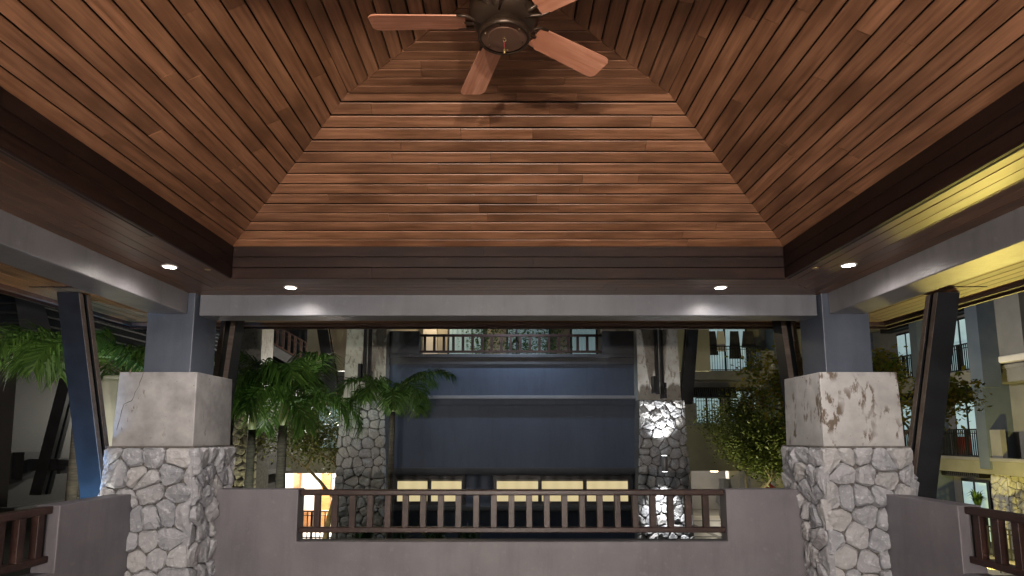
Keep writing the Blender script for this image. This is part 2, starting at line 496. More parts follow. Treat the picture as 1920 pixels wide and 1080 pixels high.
# eave soffits outside the beams
EAVE = {'back': 'eave of dark timber boards beyond the far grey beam', 'right': 'yellow lit board eave outside the right hand beam',
        'left': 'brown board eave outside the left hand beam', 'front': 'board eave behind the camera side of the pavilion'}
for si, (nm, (out, al)) in enumerate(SIDES.items()):
    rng = random.Random(60 + si)
    up = Vector((0, 0, 1))
    h0, h1 = 3.0, 4.26
    base = CEN + out * h0 + up * 2.768
    v = out; n = -up; u = v.cross(n)
    ev = empty('eave', CEN + out * 3.6 + up * 2.75, EAVE[nm], 'eave')
    a_ = base + up * 0.004; b_ = a_ + out * (h1 - h0)
    bk = MB().hexa([a_ - u * h0, a_ + u * h0, b_ + u * h1, b_ - u * h1],
                   [a_ - u * h0 + up * 0.02, a_ + u * h0 + up * 0.02, b_ + u * h1 + up * 0.02, b_ - u * h1 + up * 0.02]).build('board_backing', 'backing', ev)
    boards(bk, 'wood_eave', base, u, v, n, h0, 1, [(k * 0.105, (k + 1) * 0.105) for k in range(12)], 0.018, 0.007, 1 if nm != 'front' else 0, rng)
    c_ = CEN + out * h1
    def q(w, o_, z): return c_ + u * w + out * o_ + up * z
    MB().hexa([q(-h1, 0, 2.69), q(h1, 0, 2.69), q(h1 + 0.03, 0.03, 2.69), q(-h1 - 0.03, 0.03, 2.69)],
              [q(-h1, 0, 2.83), q(h1, 0, 2.83), q(h1 + 0.03, 0.03, 2.83), q(-h1 - 0.03, 0.03, 2.83)]).build('edge_board', 'wood_rail', ev)
    hh = h1 - 0.06
    c_ = CEN + out * (hh)
    MB().hexa([q(-hh, 0, 2.715), q(hh, 0, 2.715), q(hh + 0.055, 0.055, 2.715), q(-hh - 0.055, 0.055, 2.715)],
              [q(-hh, 0, 2.748), q(hh, 0, 2.748), q(hh + 0.055, 0.055, 2.748), q(-hh - 0.055, 0.055, 2.748)]).build('trim_strip', 'eave_brown', ev)

# roof shell over everything
rf = MB()
e = 4.32
rf.raw([(-e, CY - e, 2.80), (e, CY - e, 2.80), (e, CY + e, 2.80), (-e, CY + e, 2.80), (0, CY, 5.0),
        (-e, CY - e, 2.86), (e, CY - e, 2.86), (e, CY + e, 2.86), (-e, CY + e, 2.86), (0, CY, 5.1)],
       [(1, 0, 4), (2, 1, 4), (3, 2, 4), (0, 3, 4), (5, 6, 9), (6, 7, 9), (7, 8, 9), (8, 5, 9),
        (0, 1, 6, 5), (1, 2, 7, 6), (2, 3, 8, 7), (3, 0, 5, 8)])
tag(rf.build('roof', 'roof'), kind='structure')

# ------------------------------------------------------------------ split stone facing
def clip(poly, px, py, nx, ny):
    out = []
    for i in range(len(poly)):
        a, b = poly[i], poly[(i + 1) % len(poly)]
        da = (a[0] - px) * nx + (a[1] - py) * ny
        db = (b[0] - px) * nx + (b[1] - py) * ny
        if da <= 0: out.append(a)
        if (da < 0) != (db < 0) and abs(da - db) > 1e-12:
            t = da / (da - db)
            out.append((a[0] + (b[0] - a[0]) * t, a[1] + (b[1] - a[1]) * t))
    return out

def stone_face(parent, org, u, v, n, wb, wt, h, cell, seed, mat, proud=0.03, gap=0.0035):
    """org = bottom middle of the face; wb, wt = width at bottom and at top"""
    rng = random.Random(seed)
    rows = max(2, round(h / cell)); pts = []
    for r_ in range(rows):
        cols = max(2, round(max(wb, wt) / (cell * rng.uniform(0.95, 1.25))))
        for c_ in range(cols):
            x = (-0.5 + (c_ + 0.5 + (0.25 if r_ % 2 else -0.25)) / cols) * wb + rng.uniform(-0.3, 0.3) * cell
            y = (r_ + 0.5) * h / rows + rng.uniform(-0.33, 0.33) * cell
            pts.append((x, y))
    frame = [(-wb / 2, 0), (wb / 2, 0), (wt / 2, h), (-wt / 2, h)]
    for i, (x, y) in enumerate(pts):
        poly = frame
        for j, (a, b) in enumerate(pts):
            if j == i or abs(a - x) > 4 * cell or abs(b - y) > 4 * cell: continue
            d = math.hypot(a - x, b - y)
            if d < 1e-6: continue
            poly = clip(poly, (a + x) / 2, (b + y) / 2, (a - x) / d, (b - y) / d)
            if len(poly) < 3: break
        if len(poly) < 3: continue
        cx = sum(q_[0] for q_ in poly) / len(poly); cy = sum(q_[1] for q_ in poly) / len(poly)
        area = abs(sum(poly[k][0] * poly[(k + 1) % len(poly)][1] - poly[(k + 1) % len(poly)][0] * poly[k][1] for k in range(len(poly)))) / 2
        if area < cell * cell * 0.12: continue
        ring = []
        for k in range(len(poly)):          # cut the corners so that stones are rounded polygons
            a, b = poly[k], poly[(k + 1) % len(poly)]
            L = math.hypot(b[0] - a[0], b[1] - a[1])
            if L < 0.012: continue
            w = min(0.2, 0.14 * cell / L)
            for s in (w, 0.5, 1 - w):
                if s == 0.5 and L < 0.4 * cell: continue
                ring.append((a[0] + (b[0] - a[0]) * s, a[1] + (b[1] - a[1]) * s))
        if len(ring) < 4: continue
        rad = math.sqrt(area)
        def sc(q_, k_, jit):
            dx, dy = q_[0] - cx, q_[1] - cy
            L = math.hypot(dx, dy) or 1
            return (cx + dx * k_ * (1 - gap / L) + rng.uniform(-jit, jit), cy + dy * k_ * (1 - gap / L) + rng.uniform(-jit, jit))
        tx, ty = rng.uniform(-0.2, 0.2), rng.uniform(-0.2, 0.2)
        hb = proud * rng.uniform(0.65, 1.25)
        vs = []
        N = len(ring)
        for q_ in ring: vs.append((*sc(q_, 1, 0), -0.02))
        for q_ in ring:
            p_ = sc(q_, 0.985, 0.012 * rad)
            vs.append((*p_, hb * rng.uniform(0.3, 0.75)))
        for q_ in ring:
            p_ = sc(q_, rng.uniform(0.78, 0.92), 0.03 * rad)
            vs.append((*p_, hb * rng.uniform(0.75, 1.05) + tx * (p_[0] - cx) + ty * (p_[1] - cy)))
        inner = ring[::2]
        for q_ in inner:
            p_ = sc(q_, rng.uniform(0.3, 0.5), 0.05 * rad)
            vs.append((*p_, hb * rng.uniform(0.95, 1.3) + tx * (p_[0] - cx) + ty * (p_[1] - cy)))
        vs.append((cx + rng.uniform(-.1, .1) * rad, cy + rng.uniform(-.1, .1) * rad, hb * rng.uniform(1.0, 1.35)))
        fs = []
        for k in range(N):
            k2 = (k + 1) % N
            fs.append((k, k2, N + k2, N + k))
            fs.append((N + k, N + k2, 2 * N + k2)); fs.append((N + k, 2 * N + k2, 2 * N + k))
        I = len(inner); c0 = 3 * N + I
        for k in range(N):
            k2 = (k + 1) % N
            i0 = 3 * N + (k // 2); i1 = 3 * N + ((k2 // 2) if k2 else 0)
            if i0 == i1: fs.append((2 * N + k, 2 * N + k2, i0))
            else:
                fs.append((2 * N + k, 2 * N + k2, i1)); fs.append((2 * N + k, i1, i0))
        for k in range(I):
            fs.append((3 * N + k, 3 * N + (k + 1) % I, c0))
        mb = MB()
        mb.raw([org + u * a + v * b + n * c for a, b, c in vs], fs)
        mb.build('stone', mat, parent, origin=org + u * cx + v * cy)

# ------------------------------------------------------------------ four corner pillars
PX, PY = 2.87, 2.83
def pillar(sx, sy, label, conc, cell, seed, faces):
    cx, cy = sx * PX, CY + sy * PY
    t = empty('stone_pillar', (cx, cy, 0), label, 'pillar', 'stone pillars of the pavilion')
    hs = 0.337
    core = MB().box(cx - hs, cx + hs, cy - hs, cy + hs, 0, 1.408).build('stone_base', 'mortar', t)
    for i, (out, al) in enumerate(faces):
        stone_face(core, Vector((cx, cy, 0)) + out * hs, al, Vector((0, 0, 1)), out, 0.725, 0.725, 1.405, cell, seed + i, 'stone', 0.042, 0.003)
    MB().box(cx - .355, cx + .355, cy - .355, cy + .355, 1.4, 1.413).build('mortar_cap', 'mortar', t)
    hb, ht = 0.328, 0.318
    MB().hexa([(cx - hb, cy - hb, 1.413), (cx + hb, cy - hb, 1.413), (cx + hb, cy + hb, 1.413), (cx - hb, cy + hb, 1.413)],
              [(cx - ht, cy - ht, 2.016), (cx + ht, cy - ht, 2.016), (cx + ht, cy + ht, 2.016), (cx - ht, cy + ht, 2.016)]).build('concrete_block', conc, t, bevel=0.006)
    MB().box(cx - .198, cx + .198, cy - .198, cy + .198, 2.016, 2.71).build('painted_column', 'beam_blue', t, bevel=0.006)
    return t
X_, Y_ = Vector((1, 0, 0)), Vector((0, 1, 0))
FR, BK, LF, RT = (-Y_, X_), (Y_, -X_), (-X_, -Y_), (X_, Y_)
pl = pillar(-1, 1, 'grey split stone pillar with cracked concrete block, left of the railing', 'concrete_l', 0.155, 101, (FR, RT, LF))
pr = pillar(1, 1, 'grey split stone pillar with brown stained concrete block, right of the railing', 'concrete_r', 0.155, 141, (FR, LF, RT))
pillar(-1, -1, 'stone pillar at the near left corner of the pavilion', 'concrete_l', 0.3, 161, (RT, BK))
pillar(1, -1, 'stone pillar at the near right corner of the pavilion', 'concrete_r', 0.3, 171, (LF, BK))

def ribbon(pts, w, n, name, mat, parent, rng):
    mb = MB(); L = []; Rr = []
    for i, p in enumerate(pts):
        a = Vector(pts[max(i - 1, 0)]); b = Vector(pts[min(i + 1, len(pts) - 1)])
        d = (b - a).normalized(); s = d.cross(n).normalized()
        ww = w * rng.uniform(0.4, 1.2)
        L.append(Vector(p) + s * ww); Rr.append(Vector(p) - s * ww)
    vs = L + Rr; k = len(pts)
    mb.raw(vs, [(i, i + 1, k + i + 1, k + i) for i in range(k - 1)])
    return mb.build(name, mat, parent)
rng = random.Random(5)
yf = CY + PY - 0.33
pts = []
for (a, b) in [(-2.99, 2.012), (-3.0, 1.97), (-3.015, 1.93), (-3.02, 1.90), (-3.045, 1.85), (-3.055, 1.81), (-3.06, 1.78), (-3.10, 1.765), (-3.13, 1.75), (-3.14, 1.70), (-3.15, 1.64), (-3.155, 1.58), (-3.165, 1.54)]:
    pts.append((a + rng.uniform(-.005, .005), yf + 0.0085 * (b - 1.413) / 0.6 - 0.0005, b))
ribbon(pts, 0.0024, Vector((0, -1, 0)), 'crack', 'crack', pl, rng)

# ------------------------------------------------------------------ beams
def beam(x0, x1, y0, y1, label, mat='beam'):
    return tag(MB().box(x0, x1, y0, y1, 2.523, 2.714).build('beam', mat, bevel=0.008), label, 'beam', 'ring beams of the pavilion')
beam(-2.665, 2.665, 5.055, 5.29, 'long grey beam across the far side between the blue columns', 'beam_back')
beam(-3.03, -2.727, -0.265, 4.985, 'grey beam running to the left hand blue column')
beam(2.727, 3.03, -0.265, 4.985, 'grey beam running to the right hand blue column')
beam(-2.665, 2.665, -0.62, -0.385, 'grey beam on the camera side of the pavilion')

# ------------------------------------------------------------------ parapets with railings
def baluster_rail(parent_label, label, along, p0, p1, n, group='wooden railings in the parapet openings'):
    """p0, p1 ends on the floor line"""
    p0 = Vector(p0); p1 = Vector(p1)
    d = (p1 - p0).normalized(); s = Vector((-d.y, d.x, 0)); L = (p1 - p0).length
    t = empty('railing', (p0 + p1) / 2 + Vector((0, 0, 0.606)), label, 'railing', group)
    def bar(a, b, w, z0, z1, nm, bev=0.006):
        q = [p0 + d * a - s * w, p0 + d * b - s * w, p0 + d * b + s * w, p0 + d * a + s * w]
        return MB().hexa([x + Vector((0, 0, z0)) for x in q], [x + Vector((0, 0, z1)) for x in q]).build(nm, 'wood_rail', t, bevel=bev)
    bar(0.002, L - 0.002, 0.04, 0.985, 1.034, 'top_rail', 0.01)
    bar(0.002, L - 0.002, 0.035, 0.672, 0.716, 'bottom_rail')
    for k in range(n):
        c = (k + 0.5) * L / n if n < 8 else 0.145 + k * (L - 0.29 - 0.01) / (n - 1)
        bar(c - 0.026, c + 0.026, 0.024, 0.712, 0.99, 'baluster', 0.003)
    return t

def parapet_back():
    t = empty('parapet_wall', (0, 5.3, 0), 'low grey parapet wall across the far side with the long railing', 'wall')
    y0, y1 = 5.225, 5.385
    prof = [(-2.56, 0), (2.56, 0), (2.56, 1.04), (1.865, 1.04), (1.865, 0.606), (-1.80, 0.606), (-1.80, 1.04), (-2.56, 1.04)]
    vs = [(x, y0, z) for x, z in prof] + [(x, y1, z) for x, z in prof]
    k = len(prof)
    fs = [(0, 1, 4, 5), (1, 2, 3, 4), (0, 5, 6, 7), (k + 5, k + 4, k + 1, k), (k + 4, k + 3, k + 2, k + 1), (k + 7, k + 6, k + 5, k)]
    fs += [(i, k + i, k + (i + 1) % k, (i + 1) % k) for i in range(k)]
    MB().raw(vs, fs).build('wall_body', 'parapet', t, bevel=0.006)
    return t
parapet_back()
baluster_rail(None, 'long dark wooden railing in the middle of the far parapet', 'x', (-1.80, 5.305, 0), (1.865, 5.305, 0), 23)

def parapet_side(s, ops, label):
    t = empty('parapet_wall', (s * 3.06, CY, 0), label, 'wall')
    xa, xb = sorted((s * 2.975, s * 3.135))
    ys = [-0.13] + [c for o in ops for c in o] + [4.84]
    for k in range(0, len(ys), 2):
        MB().box(xa, xb, ys[k], ys[k + 1], 0, 1.04).build('wall_panel', 'parapet', t, bevel=0.006)
    for a, b in ops:
        MB().box(xa + 0.002, xb - 0.002, a - 0.02, b + 0.02, 0, 0.606).build('wall_low', 'parapet', t)
parapet_side(-1, [(0.66, 1.25), (3.45, 4.06)], 'low grey parapet wall running along the left side to the cracked pillar')
parapet_side(1, [(0.66, 1.25), (3.30, 4.05)], 'low grey parapet wall running along the right side to the stained pillar')
baluster_rail(None, 'short dark wooden railing in the left parapet at the picture edge', 'y', (-3.055, 3.45, 0), (-3.055, 4.06, 0), 4)
baluster_rail(None, 'short dark wooden railing in the right parapet at the picture edge', 'y', (3.055, 3.30, 0), (3.055, 4.05, 0), 5)

# ------------------------------------------------------------------ leaning twin struts under the eaves
def strut(base, out, lean_b, lean_t, z0, z1, label, wide=0.19, th=0.05, gap=0.05, group='leaning twin board struts under the eaves'):
    """base: pillar axis; out: outward direction; the boards stand in the plane of out and z"""
    base = Vector(base); out = Vector(out); s = Vector((-out.y, out.x, 0))
    t = empty('strut', base + out * lean_b + Vector((0, 0, z0)), label, 'strut', group)
    for k in (-1, 1):
        c0 = base + s * k * (gap + th) / 2
        a0 = c0 + out * (lean_b - wide / 2); a1 = c0 + out * (lean_b + wide / 2)
        b0 = c0 + out * (lean_t - wide / 2); b1 = c0 + out * (lean_t + wide / 2)
        zz0 = Vector((0, 0, z0)); zz1 = Vector((0, 0, z1))
        h = s * th / 2
        MB().hexa([a0 - h + zz0, a1 - h + zz0, a1 + h + zz0, a0 + h + zz0], [b0 - h + zz1, b1 - h + zz1, b1 + h + zz1, b0 + h + zz1]).build('board', 'strut_black', t)
        e = out * -0.004
        MB().hexa([a0 - h + zz0 + e, a0 - h * 0.98 + zz0 - e * 0.2, a0 + h * 0.98 + zz0 - e * 0.2, a0 + h + zz0 + e],
                  [b0 - h + zz1 + e, b0 - h * 0.98 + zz1 - e * 0.2, b0 + h * 0.98 + zz1 - e * 0.2, b0 + h + zz1 + e]).build('edge_strip', 'wood_strut', t)
    return t
STL = {(-1, 'x'): 'black twin board strut with blue lit foot, left of the cracked pillar', (1, 'x'): 'black twin board strut right of the stained pillar',
       (-1, 'y'): 'dark strut just behind the cracked pillar under the far eave', (1, 'y'): 'dark strut just behind the stained pillar under the far eave'}
for sx in (-1, 1):
    cx, cy = sx * PX, CY + PY
    strut((0, cy, 0), (sx, 0, 0), 3.35, 3.86, 0.3, 2.745, STL[(sx, 'x')])
    strut((cx, 0, 0), (0, 1, 0), 5.72, 6.14, 0.3, 2.745, STL[(sx, 'y')])
    # roof plate cross bars the side struts are bolted to
for sx in (-1, 1):
    tag(MB().hexa([(sx * 3.5, 4.93, 2.744), (sx * 4.05, 4.93, 2.744), (sx * 4.05, 4.95, 2.744), (sx * 3.5, 4.95, 2.744)],
                  [(sx * 3.5, 4.93, 2.755), (sx * 4.05, 4.93, 2.755), (sx * 4.05, 4.95, 2.755), (sx * 3.5, 4.95, 2.755)]).build('cover_strip', 'wood_rail'),
        'thin dark cover strip on the %s eave above the strut' % ('left' if sx < 0 else 'right'), 'strip')

# ------------------------------------------------------------------ recessed downlights
def lamp_data(name, kind, energy, col, **kw):
    d = bpy.data.lights.new(name, kind)
    d.energy = energy; d.color = col
    for k, v in kw.items(): setattr(d, k, v)
    return d
def downlight(x, y, label, lit=True):
    t = empty('downlight', (x, y, Z_SOF), label, 'downlight', 'recessed downlights in the soffit')
    n = 24
    mb = MB(); vs = []; fs = []
    prof = [(0.041, -0.001), (0.044, -0.006), (0.054, -0.006), (0.057, 0.001)]
    for r_, z in prof:
        vs += [(x + r_ * math.cos(2 * math.pi * k / n), y + r_ * math.sin(2 * math.pi * k / n), Z_SOF + z) for k in range(n)]
    for i in range(3):
        fs += [(i * n + k, i * n + (k + 1) % n, (i + 1) * n + (k + 1) % n, (i + 1) * n + k) for k in range(n)]
    mb.raw(vs, fs).build('trim_ring', 'lamp_ring', t, smooth=True)
    MB().lathe([(0.042, Z_SOF - 0.004), (0.042, Z_SOF + 0.0)], x, y, n).build('lens', 'lamp_lens', t)
    l = lamp_data('downlight_lamp', 'SPOT', P_DOWN, (1.0, 0.90, 0.83), spot_size=R(166), spot_blend=1.0, shadow_soft_size=0.05)
    o = add('downlight_lamp', l, t)
    o.location = (0, 0, -0.012)
P_DOWN = 54
for x, y, lb in [(-1.785, 4.787, 'lit round downlight above the far beam, left of its pair'), (1.741, 4.787, 'lit round downlight above the far beam, right of its pair'),
                 (-2.436, 4.178, 'lit round downlight beside the left hand beam'), (2.425, 4.138, 'lit round downlight beside the right hand beam'),
                 (-2.436, 0.55, 'lit downlight beside the left beam near the camera'), (2.425, 0.55, 'lit downlight beside the right beam near the camera'),
                 (-1.76, -0.07, 'lit downlight above the camera side beam, left'), (1.76, -0.07, 'lit downlight above the camera side beam, right')]:
    downlight(x, y, lb)
for x, y, side in [(-2.20, 4.254, 'left'), (2.23, 4.22, 'right')]:
    tag(MB().lathe([(0.022, Z_SOF - 0.003), (0.024, Z_SOF + 0.002)], x, y, 16).build('sprinkler_plate', 'brass'),
        'tiny brass cover plate on the %s soffit beside the downlight' % side, 'cover plate')

# ------------------------------------------------------------------ ceiling fan
FX, FY = -0.018, CY
def fan():
    t = empty('ceiling_fan', (FX, FY, 3.19), 'bronze ceiling fan with five reddish wooden blades under the flat ceiling', 'ceiling fan')
    MB().lathe([(0.03, 3.52), (0.075, 3.52), (0.07, 3.475), (0.03, 3.46), (0.016, 3.45)][::-1], FX, FY, 24).build('canopy', 'bronze', t, True)
    MB().tube([(FX, FY, 3.46), (FX, FY, 3.37)], 0.014, 12).build('down_rod', 'bronze', t, True)
    MB().lathe([(0.06, 3.235), (0.125, 3.245), (0.15, 3.275), (0.152, 3.315), (0.135, 3.345), (0.08, 3.37), (0.03, 3.38)], FX, FY, 32).build('motor_housing', 'bronze', t, True)
    MB().lathe([(0.06, 3.212), (0.085, 3.212), (0.085, 3.24), (0.06, 3.24)], FX, FY, 32).build('switch_cup', 'bronze', t, True)
    rim = MB()
    prof = [(0.098, 3.181), (0.104, 3.178), (0.111, 3.182), (0.113, 3.195), (0.105, 3.212), (0.06, 3.218)]
    n = 40
    vs = [(FX + r_ * math.cos(2 * math.pi * k / n), FY + r_ * math.sin(2 * math.pi * k / n), z) for r_, z in prof for k in range(n)]
    fs = [(i * n + k, i * n + (k + 1) % n, (i + 1) * n + (k + 1) % n, (i + 1) * n + k) for i in range(len(prof) - 1) for k in range(n)]
    rim.raw(vs, fs).build('plate_rim', 'bronze', t, True)
    MB().lathe([(0.066, 3.1865), (0.068, 3.189), (0.099, 3.189), (0.099, 3.2)], FX, FY, 40).build('cover_plate', 'bronze_plate', t)
    for k in range(6):
        a = R(20 + 60 * k)
        x, y = FX + 0.084 * math.cos(a), FY + 0.084 * math.sin(a)
        MB().lathe([(0.003, 3.185), (0.0045, 3.187), (0.0045, 3.19)], x, y, 8).build('screw', 'brass' if k % 2 else 'bronze', t)
    MB().tube([(FX, FY, 3.187), (FX + 0.006, FY, 3.182), (FX + 0.008, FY, 3.174), (FX, FY, 3.170), (FX - 0.004, FY, 3.174)], 0.0015, 6).build('pull_hook', 'brass', t)
    ch = MB().tube([(FX, FY, 3.17), (FX + 0.002, FY, 3.14)], 0.0012, 6).build('pull_cord', 'red_cord', t)
    MB().lathe([(0.001, 3.114), (0.005, 3.118), (0.006, 3.126), (0.0025, 3.14)], FX + 0.002, FY, 10).build('pull_knob', 'brass', ch, True)
    # blades
    for k in range(5):
        a = R(179.5 - 72 * k)
        d = Vector((math.cos(a), math.sin(a), 0)); s = Vector((-d.y, d.x, 0))
        tilt = R(-11); w = s * math.cos(tilt) + Vector((0, 0, 1)) * math.sin(tilt); nrm = d.cross(w)
        prof = [(0.165, 0.052), (0.18, 0.056), (0.40, 0.062), (0.54, 0.066), (0.56, 0.062), (0.575, 0.045)]
        c = Vector((FX, FY, 3.262))
        top = []; bot = []
        outl = [(r_, q) for r_, q in prof] + [(r_, -q) for r_, q in prof[::-1]]
        vs = [c + d * r_ + w * q - nrm * 0.0025 for r_, q in outl] + [c + d * r_ + w * q + nrm * 0.0025 for r_, q in outl]
        N = len(outl)
        fs = [tuple(range(N)), tuple(range(2 * N - 1, N - 1, -1))] + [(i, N + i, N + (i + 1) % N, (i + 1) % N) for i in range(N)]
        me = bpy.data.meshes.new('blade')
        # local frame along the blade so that the grain follows it
        mt = Matrix((d, w, nrm)).transposed().to_4x4(); mt.translation = c
        inv = mt.inverted()
        me.from_pydata([tuple(inv @ v) for v in vs], [], fs)
        b = add('blade', me, t, M['wood_blade'])
        b.rotation_euler = mt.to_euler(); b.location = c - t.location
        # iron arm: two curled prongs and a web
        arm = MB()
        for sg in (-1, 1):
            pts = [c + d * 0.10 + w * 0.012 * sg + Vector((0, 0, -0.012)), c + d * 0.13 + w * 0.03 * sg + Vector((0, 0, -0.006)), c + d * 0.16 + w * 0.052 * sg - nrm * 0.007 * 0, c + d * 0.20 + w * 0.056 * sg]
            pts = [p_ + nrm * 0.0 for p_ in pts]
            arm.tube(pts, [0.008, 0.007, 0.007, 0.005], 8)
        arm.tube([c + d * 0.09 + Vector((0, 0, -0.01)), c + d * 0.17], [0.012, 0.008], 8)
        arm.build('blade_iron', 'bronze', t, True)
fan()

# ------------------------------------------------------------------ behind the camera: added wall with two unseen lanterns lighting the back slope
tag(MB().box(-6, 6, -4.4, -4.2, -2.8, 4.2).build('added_wall', 'white_wall'), 'pale wall added behind the camera to carry two fill lanterns', 'wall')
P_LANT = 1080
def lantern(x, label):
    t = empty('fill_lantern', (x, -4.2, 1.3), label, 'lantern', 'added fill lanterns behind the camera')
    MB().box(x - .06, x + .06, -4.2, -4.17, 1.25, 1.6).build('back_plate', 'black_metal', t)
    MB().lathe([(0.02, 1.27), (0.09, 1.29), (0.09, 1.31)], x, -4.05, 16).build('base', 'black_metal', t)
    MB().lathe([(0.075, 1.31), (0.08, 1.45), (0.075, 1.55)], x, -4.05, 16).build('glass', 'lens_warm', t, True)
    MB().lathe([(0.1, 1.55), (0.06, 1.61), (0.01, 1.65)], x, -4.05, 16).build('cap', 'black_metal', t, True)
    MB().box(x - .015, x + .015, -4.19, -4.06, 1.275, 1.3).build('arm', 'black_metal', t)
    l = lamp_data('fill_lantern_lamp', 'POINT', P_LANT, (1.0, 0.89, 0.80), shadow_soft_size=0.08)
    o = add('fill_lantern_lamp', l, t); o.location = (0, 0.28, 0.12)
lantern(-0.8, 'added fill lantern behind the camera, left'); lantern(0.8, 'added fill lantern behind the camera, right')

# ------------------------------------------------------------------ outdoor lamps
def floodlight(loc, aim, label, lens, col, energy, kind='SPOT', size=R(120), soft=0.06):
    loc = Vector(loc); d = (Vector(aim) - loc).normalized()
    t = empty('floodlight', loc, label, 'floodlight')
    s = d.cross(Vector((0, 0, 1)))
    s = s.normalized() if s.length > 0.01 else Vector((1, 0, 0))
    w = s.cross(d)
    def fr(r_, k): return [loc + d * k + s * a * r_ + w * b * r_ for a, b in ((-1, -.7), (1, -.7), (1, .7), (-1, .7))]
    MB().hexa(fr(0.06, -0.09), fr(0.11, 0.0)).build('housing', 'steel_grey', t)
    MB().hexa(fr(0.095, 0.001), fr(0.095, 0.006)).build('glass', lens, t)
    p_ = loc - d * 0.05
    MB().tube([p_, Vector((p_.x, p_.y, -2.8 if p_.z < 2 else p_.z - 0.1))], 0.015, 8).build('stake', 'black_metal', t)
    l = lamp_data('floodlight_lamp', kind, energy, col, shadow_soft_size=soft)
    if kind == 'SPOT':
        l.spot_size = size; l.spot_blend = 0.5
    o = add('floodlight_lamp', l, t)
    o.location = d * 0.03
    o.rotation_euler = d.to_track_quat('-Z', 'Y').to_euler()
    return t
floodlight((10.5, 12.5, -2.3), (3.3, 4.3, 4.9), 'yellow garden floodlight among the trees on the right', 'lens_yellow', (1.0, 0.77, 0.17), 950, size=R(36), soft=0.35)
floodlight((15.5, 19.5, -2.5), (19.4, 25.5, -0.6), 'yellow floodlight at the foot of the right hotel wing', 'lens_yellow', (1.0, 0.82, 0.18), 1700, size=R(110))
fl = floodlight((0.2, 13.1, 4.75), (0.15, 14, 3.0), 'added white floodlight on an arm above the blue wall', 'lens_white', (0.68, 0.83, 1.0), 300, size=R(130), soft=0.05)  # lamp and arm added out of view to wash the wall from above
(MB().tube([(0.2, 13.08, 4.78), (0.2, 13.9, 4.9), (0.2, 14.12, 4.7), (0.2, 14.14, 3.42)], 0.02, 8).build('arm', 'black_metal', fl))
floodlight((-3.85, 6.2, -0.2), (-4.1, 5.9, 1.6), 'white garden uplight behind the left parapet', 'lens_white', (0.95, 1.0, 0.78), 70, size=R(130))
floodlight((-3.68, 4.45, 0.35), (-3.62, 5.1, 1.2), 'blue garden light outside the left parapet', 'lens_blue', (0.06, 0.42, 1.0), 260, size=R(60))
floodlight((-3.6, 8.6, -2.4), (-4.2, 10.6, 2.2), 'white garden uplight below the twin palms', 'lens_white', (0.92, 1.0, 0.85), 1000, size=R(66))
floodlight((-6.0, 14.6, -2.5), (-5.6, 17, 1.0), 'yellow garden uplight below the forked tree', 'lens_yellow', (1.0, 0.9, 0.45), 420, size=R(110))

def fill_post(x, y, z1, energy, col, label):  # unseen fill lamps, added to brighten the far wings, house and palms
    t = empty('fill_post', (x, y, -2.8), label, 'lamp post', 'added fill lamps in the courtyard')
    MB().tube([(x, y, -2.8), (x, y, -2.5), (x, y, z1 - .2)], [0.09, 0.05, 0.04], 10).build('pole', 'black_metal', t, True)
    MB().lathe([(0.05, z1 - .22), (0.14, z1 - .18), (0.14, z1 - .15)], x, y, 16).build('base', 'black_metal', t)
    MB().lathe([(0.12, z1 - .15), (0.15, z1), (0.12, z1 + .14)], x, y, 16).build('globe', 'lens_warm', t, True)
    MB().lathe([(0.16, z1 + .14), (0.02, z1 + .24)], x, y, 16).build('cap', 'black_metal', t, True)
    o = add('fill_post_bulb', lamp_data('fill_post_bulb', 'POINT', energy, col, shadow_soft_size=0.12), t)
    o.location = (0, -0.25, z1 + 2.8)
fill_post(11.6, 20.5, 2.6, 1500, (1.0, 0.93, 0.8), 'added fill lamp on a post hidden behind the stained pillar')
fill_post(-6.5, 12.0, 1.9, 120, (1.0, 0.97, 0.85), 'added fill lamp on a post hidden behind the cracked pillar')
fill_post(-5.3, 20.5, 3.0, 850, (1.0, 0.95, 0.85), 'added fill lamp on a post hidden behind the dim stone pier')
floodlight((-3.30, 4.62, 0.5), (-3.5, 5.15, 1.25), 'small white uplight at the foot of the blue lit strut', 'lens_white', (1.0, 0.93, 0.75), 42, size=R(80))
floodlight((-4.75, 6.85, -0.6), (-5.0, 7.45, 1.5), 'white garden uplight below the pale plaster pillar', 'lens_white', (1.0, 1.0, 0.78), 330, size=R(70))
floodlight((5.9, 16.2, -2.5), (7.3, 19, 1.2), 'added fill uplight below the round tree', 'lens_yellow', (1.0, 0.95, 0.5), 900, size=R(100))  # extra fill, added to brighten the round tree

# ------------------------------------------------------------------ blue block opposite
def rail_part(parent, x0, x1, y, z0, z1, n, mat='wood_rail', w=0.06):
    r_ = MB().box(x0, x1, y - .04, y + .04, z1 - .055, z1).build('hand_rail', mat, parent)
    MB().box(x0, x1, y - .035, y + .035, z0, z0 + .05).build('foot_rail', mat, parent)
    for k in range(n):
        c = x0 + (k + 0.5) * (x1 - x0) / n
        MB().box(c - w / 2, c + w / 2, y - .03, y + .03, z0 + .045, z1 - .05).build('baluster', mat, r_)

blk = empty('hotel_block', (0.1, 15, -2.8), 'dark blue rendered block with cornice, lit windows and roof railing', 'building')
w_ = MB()
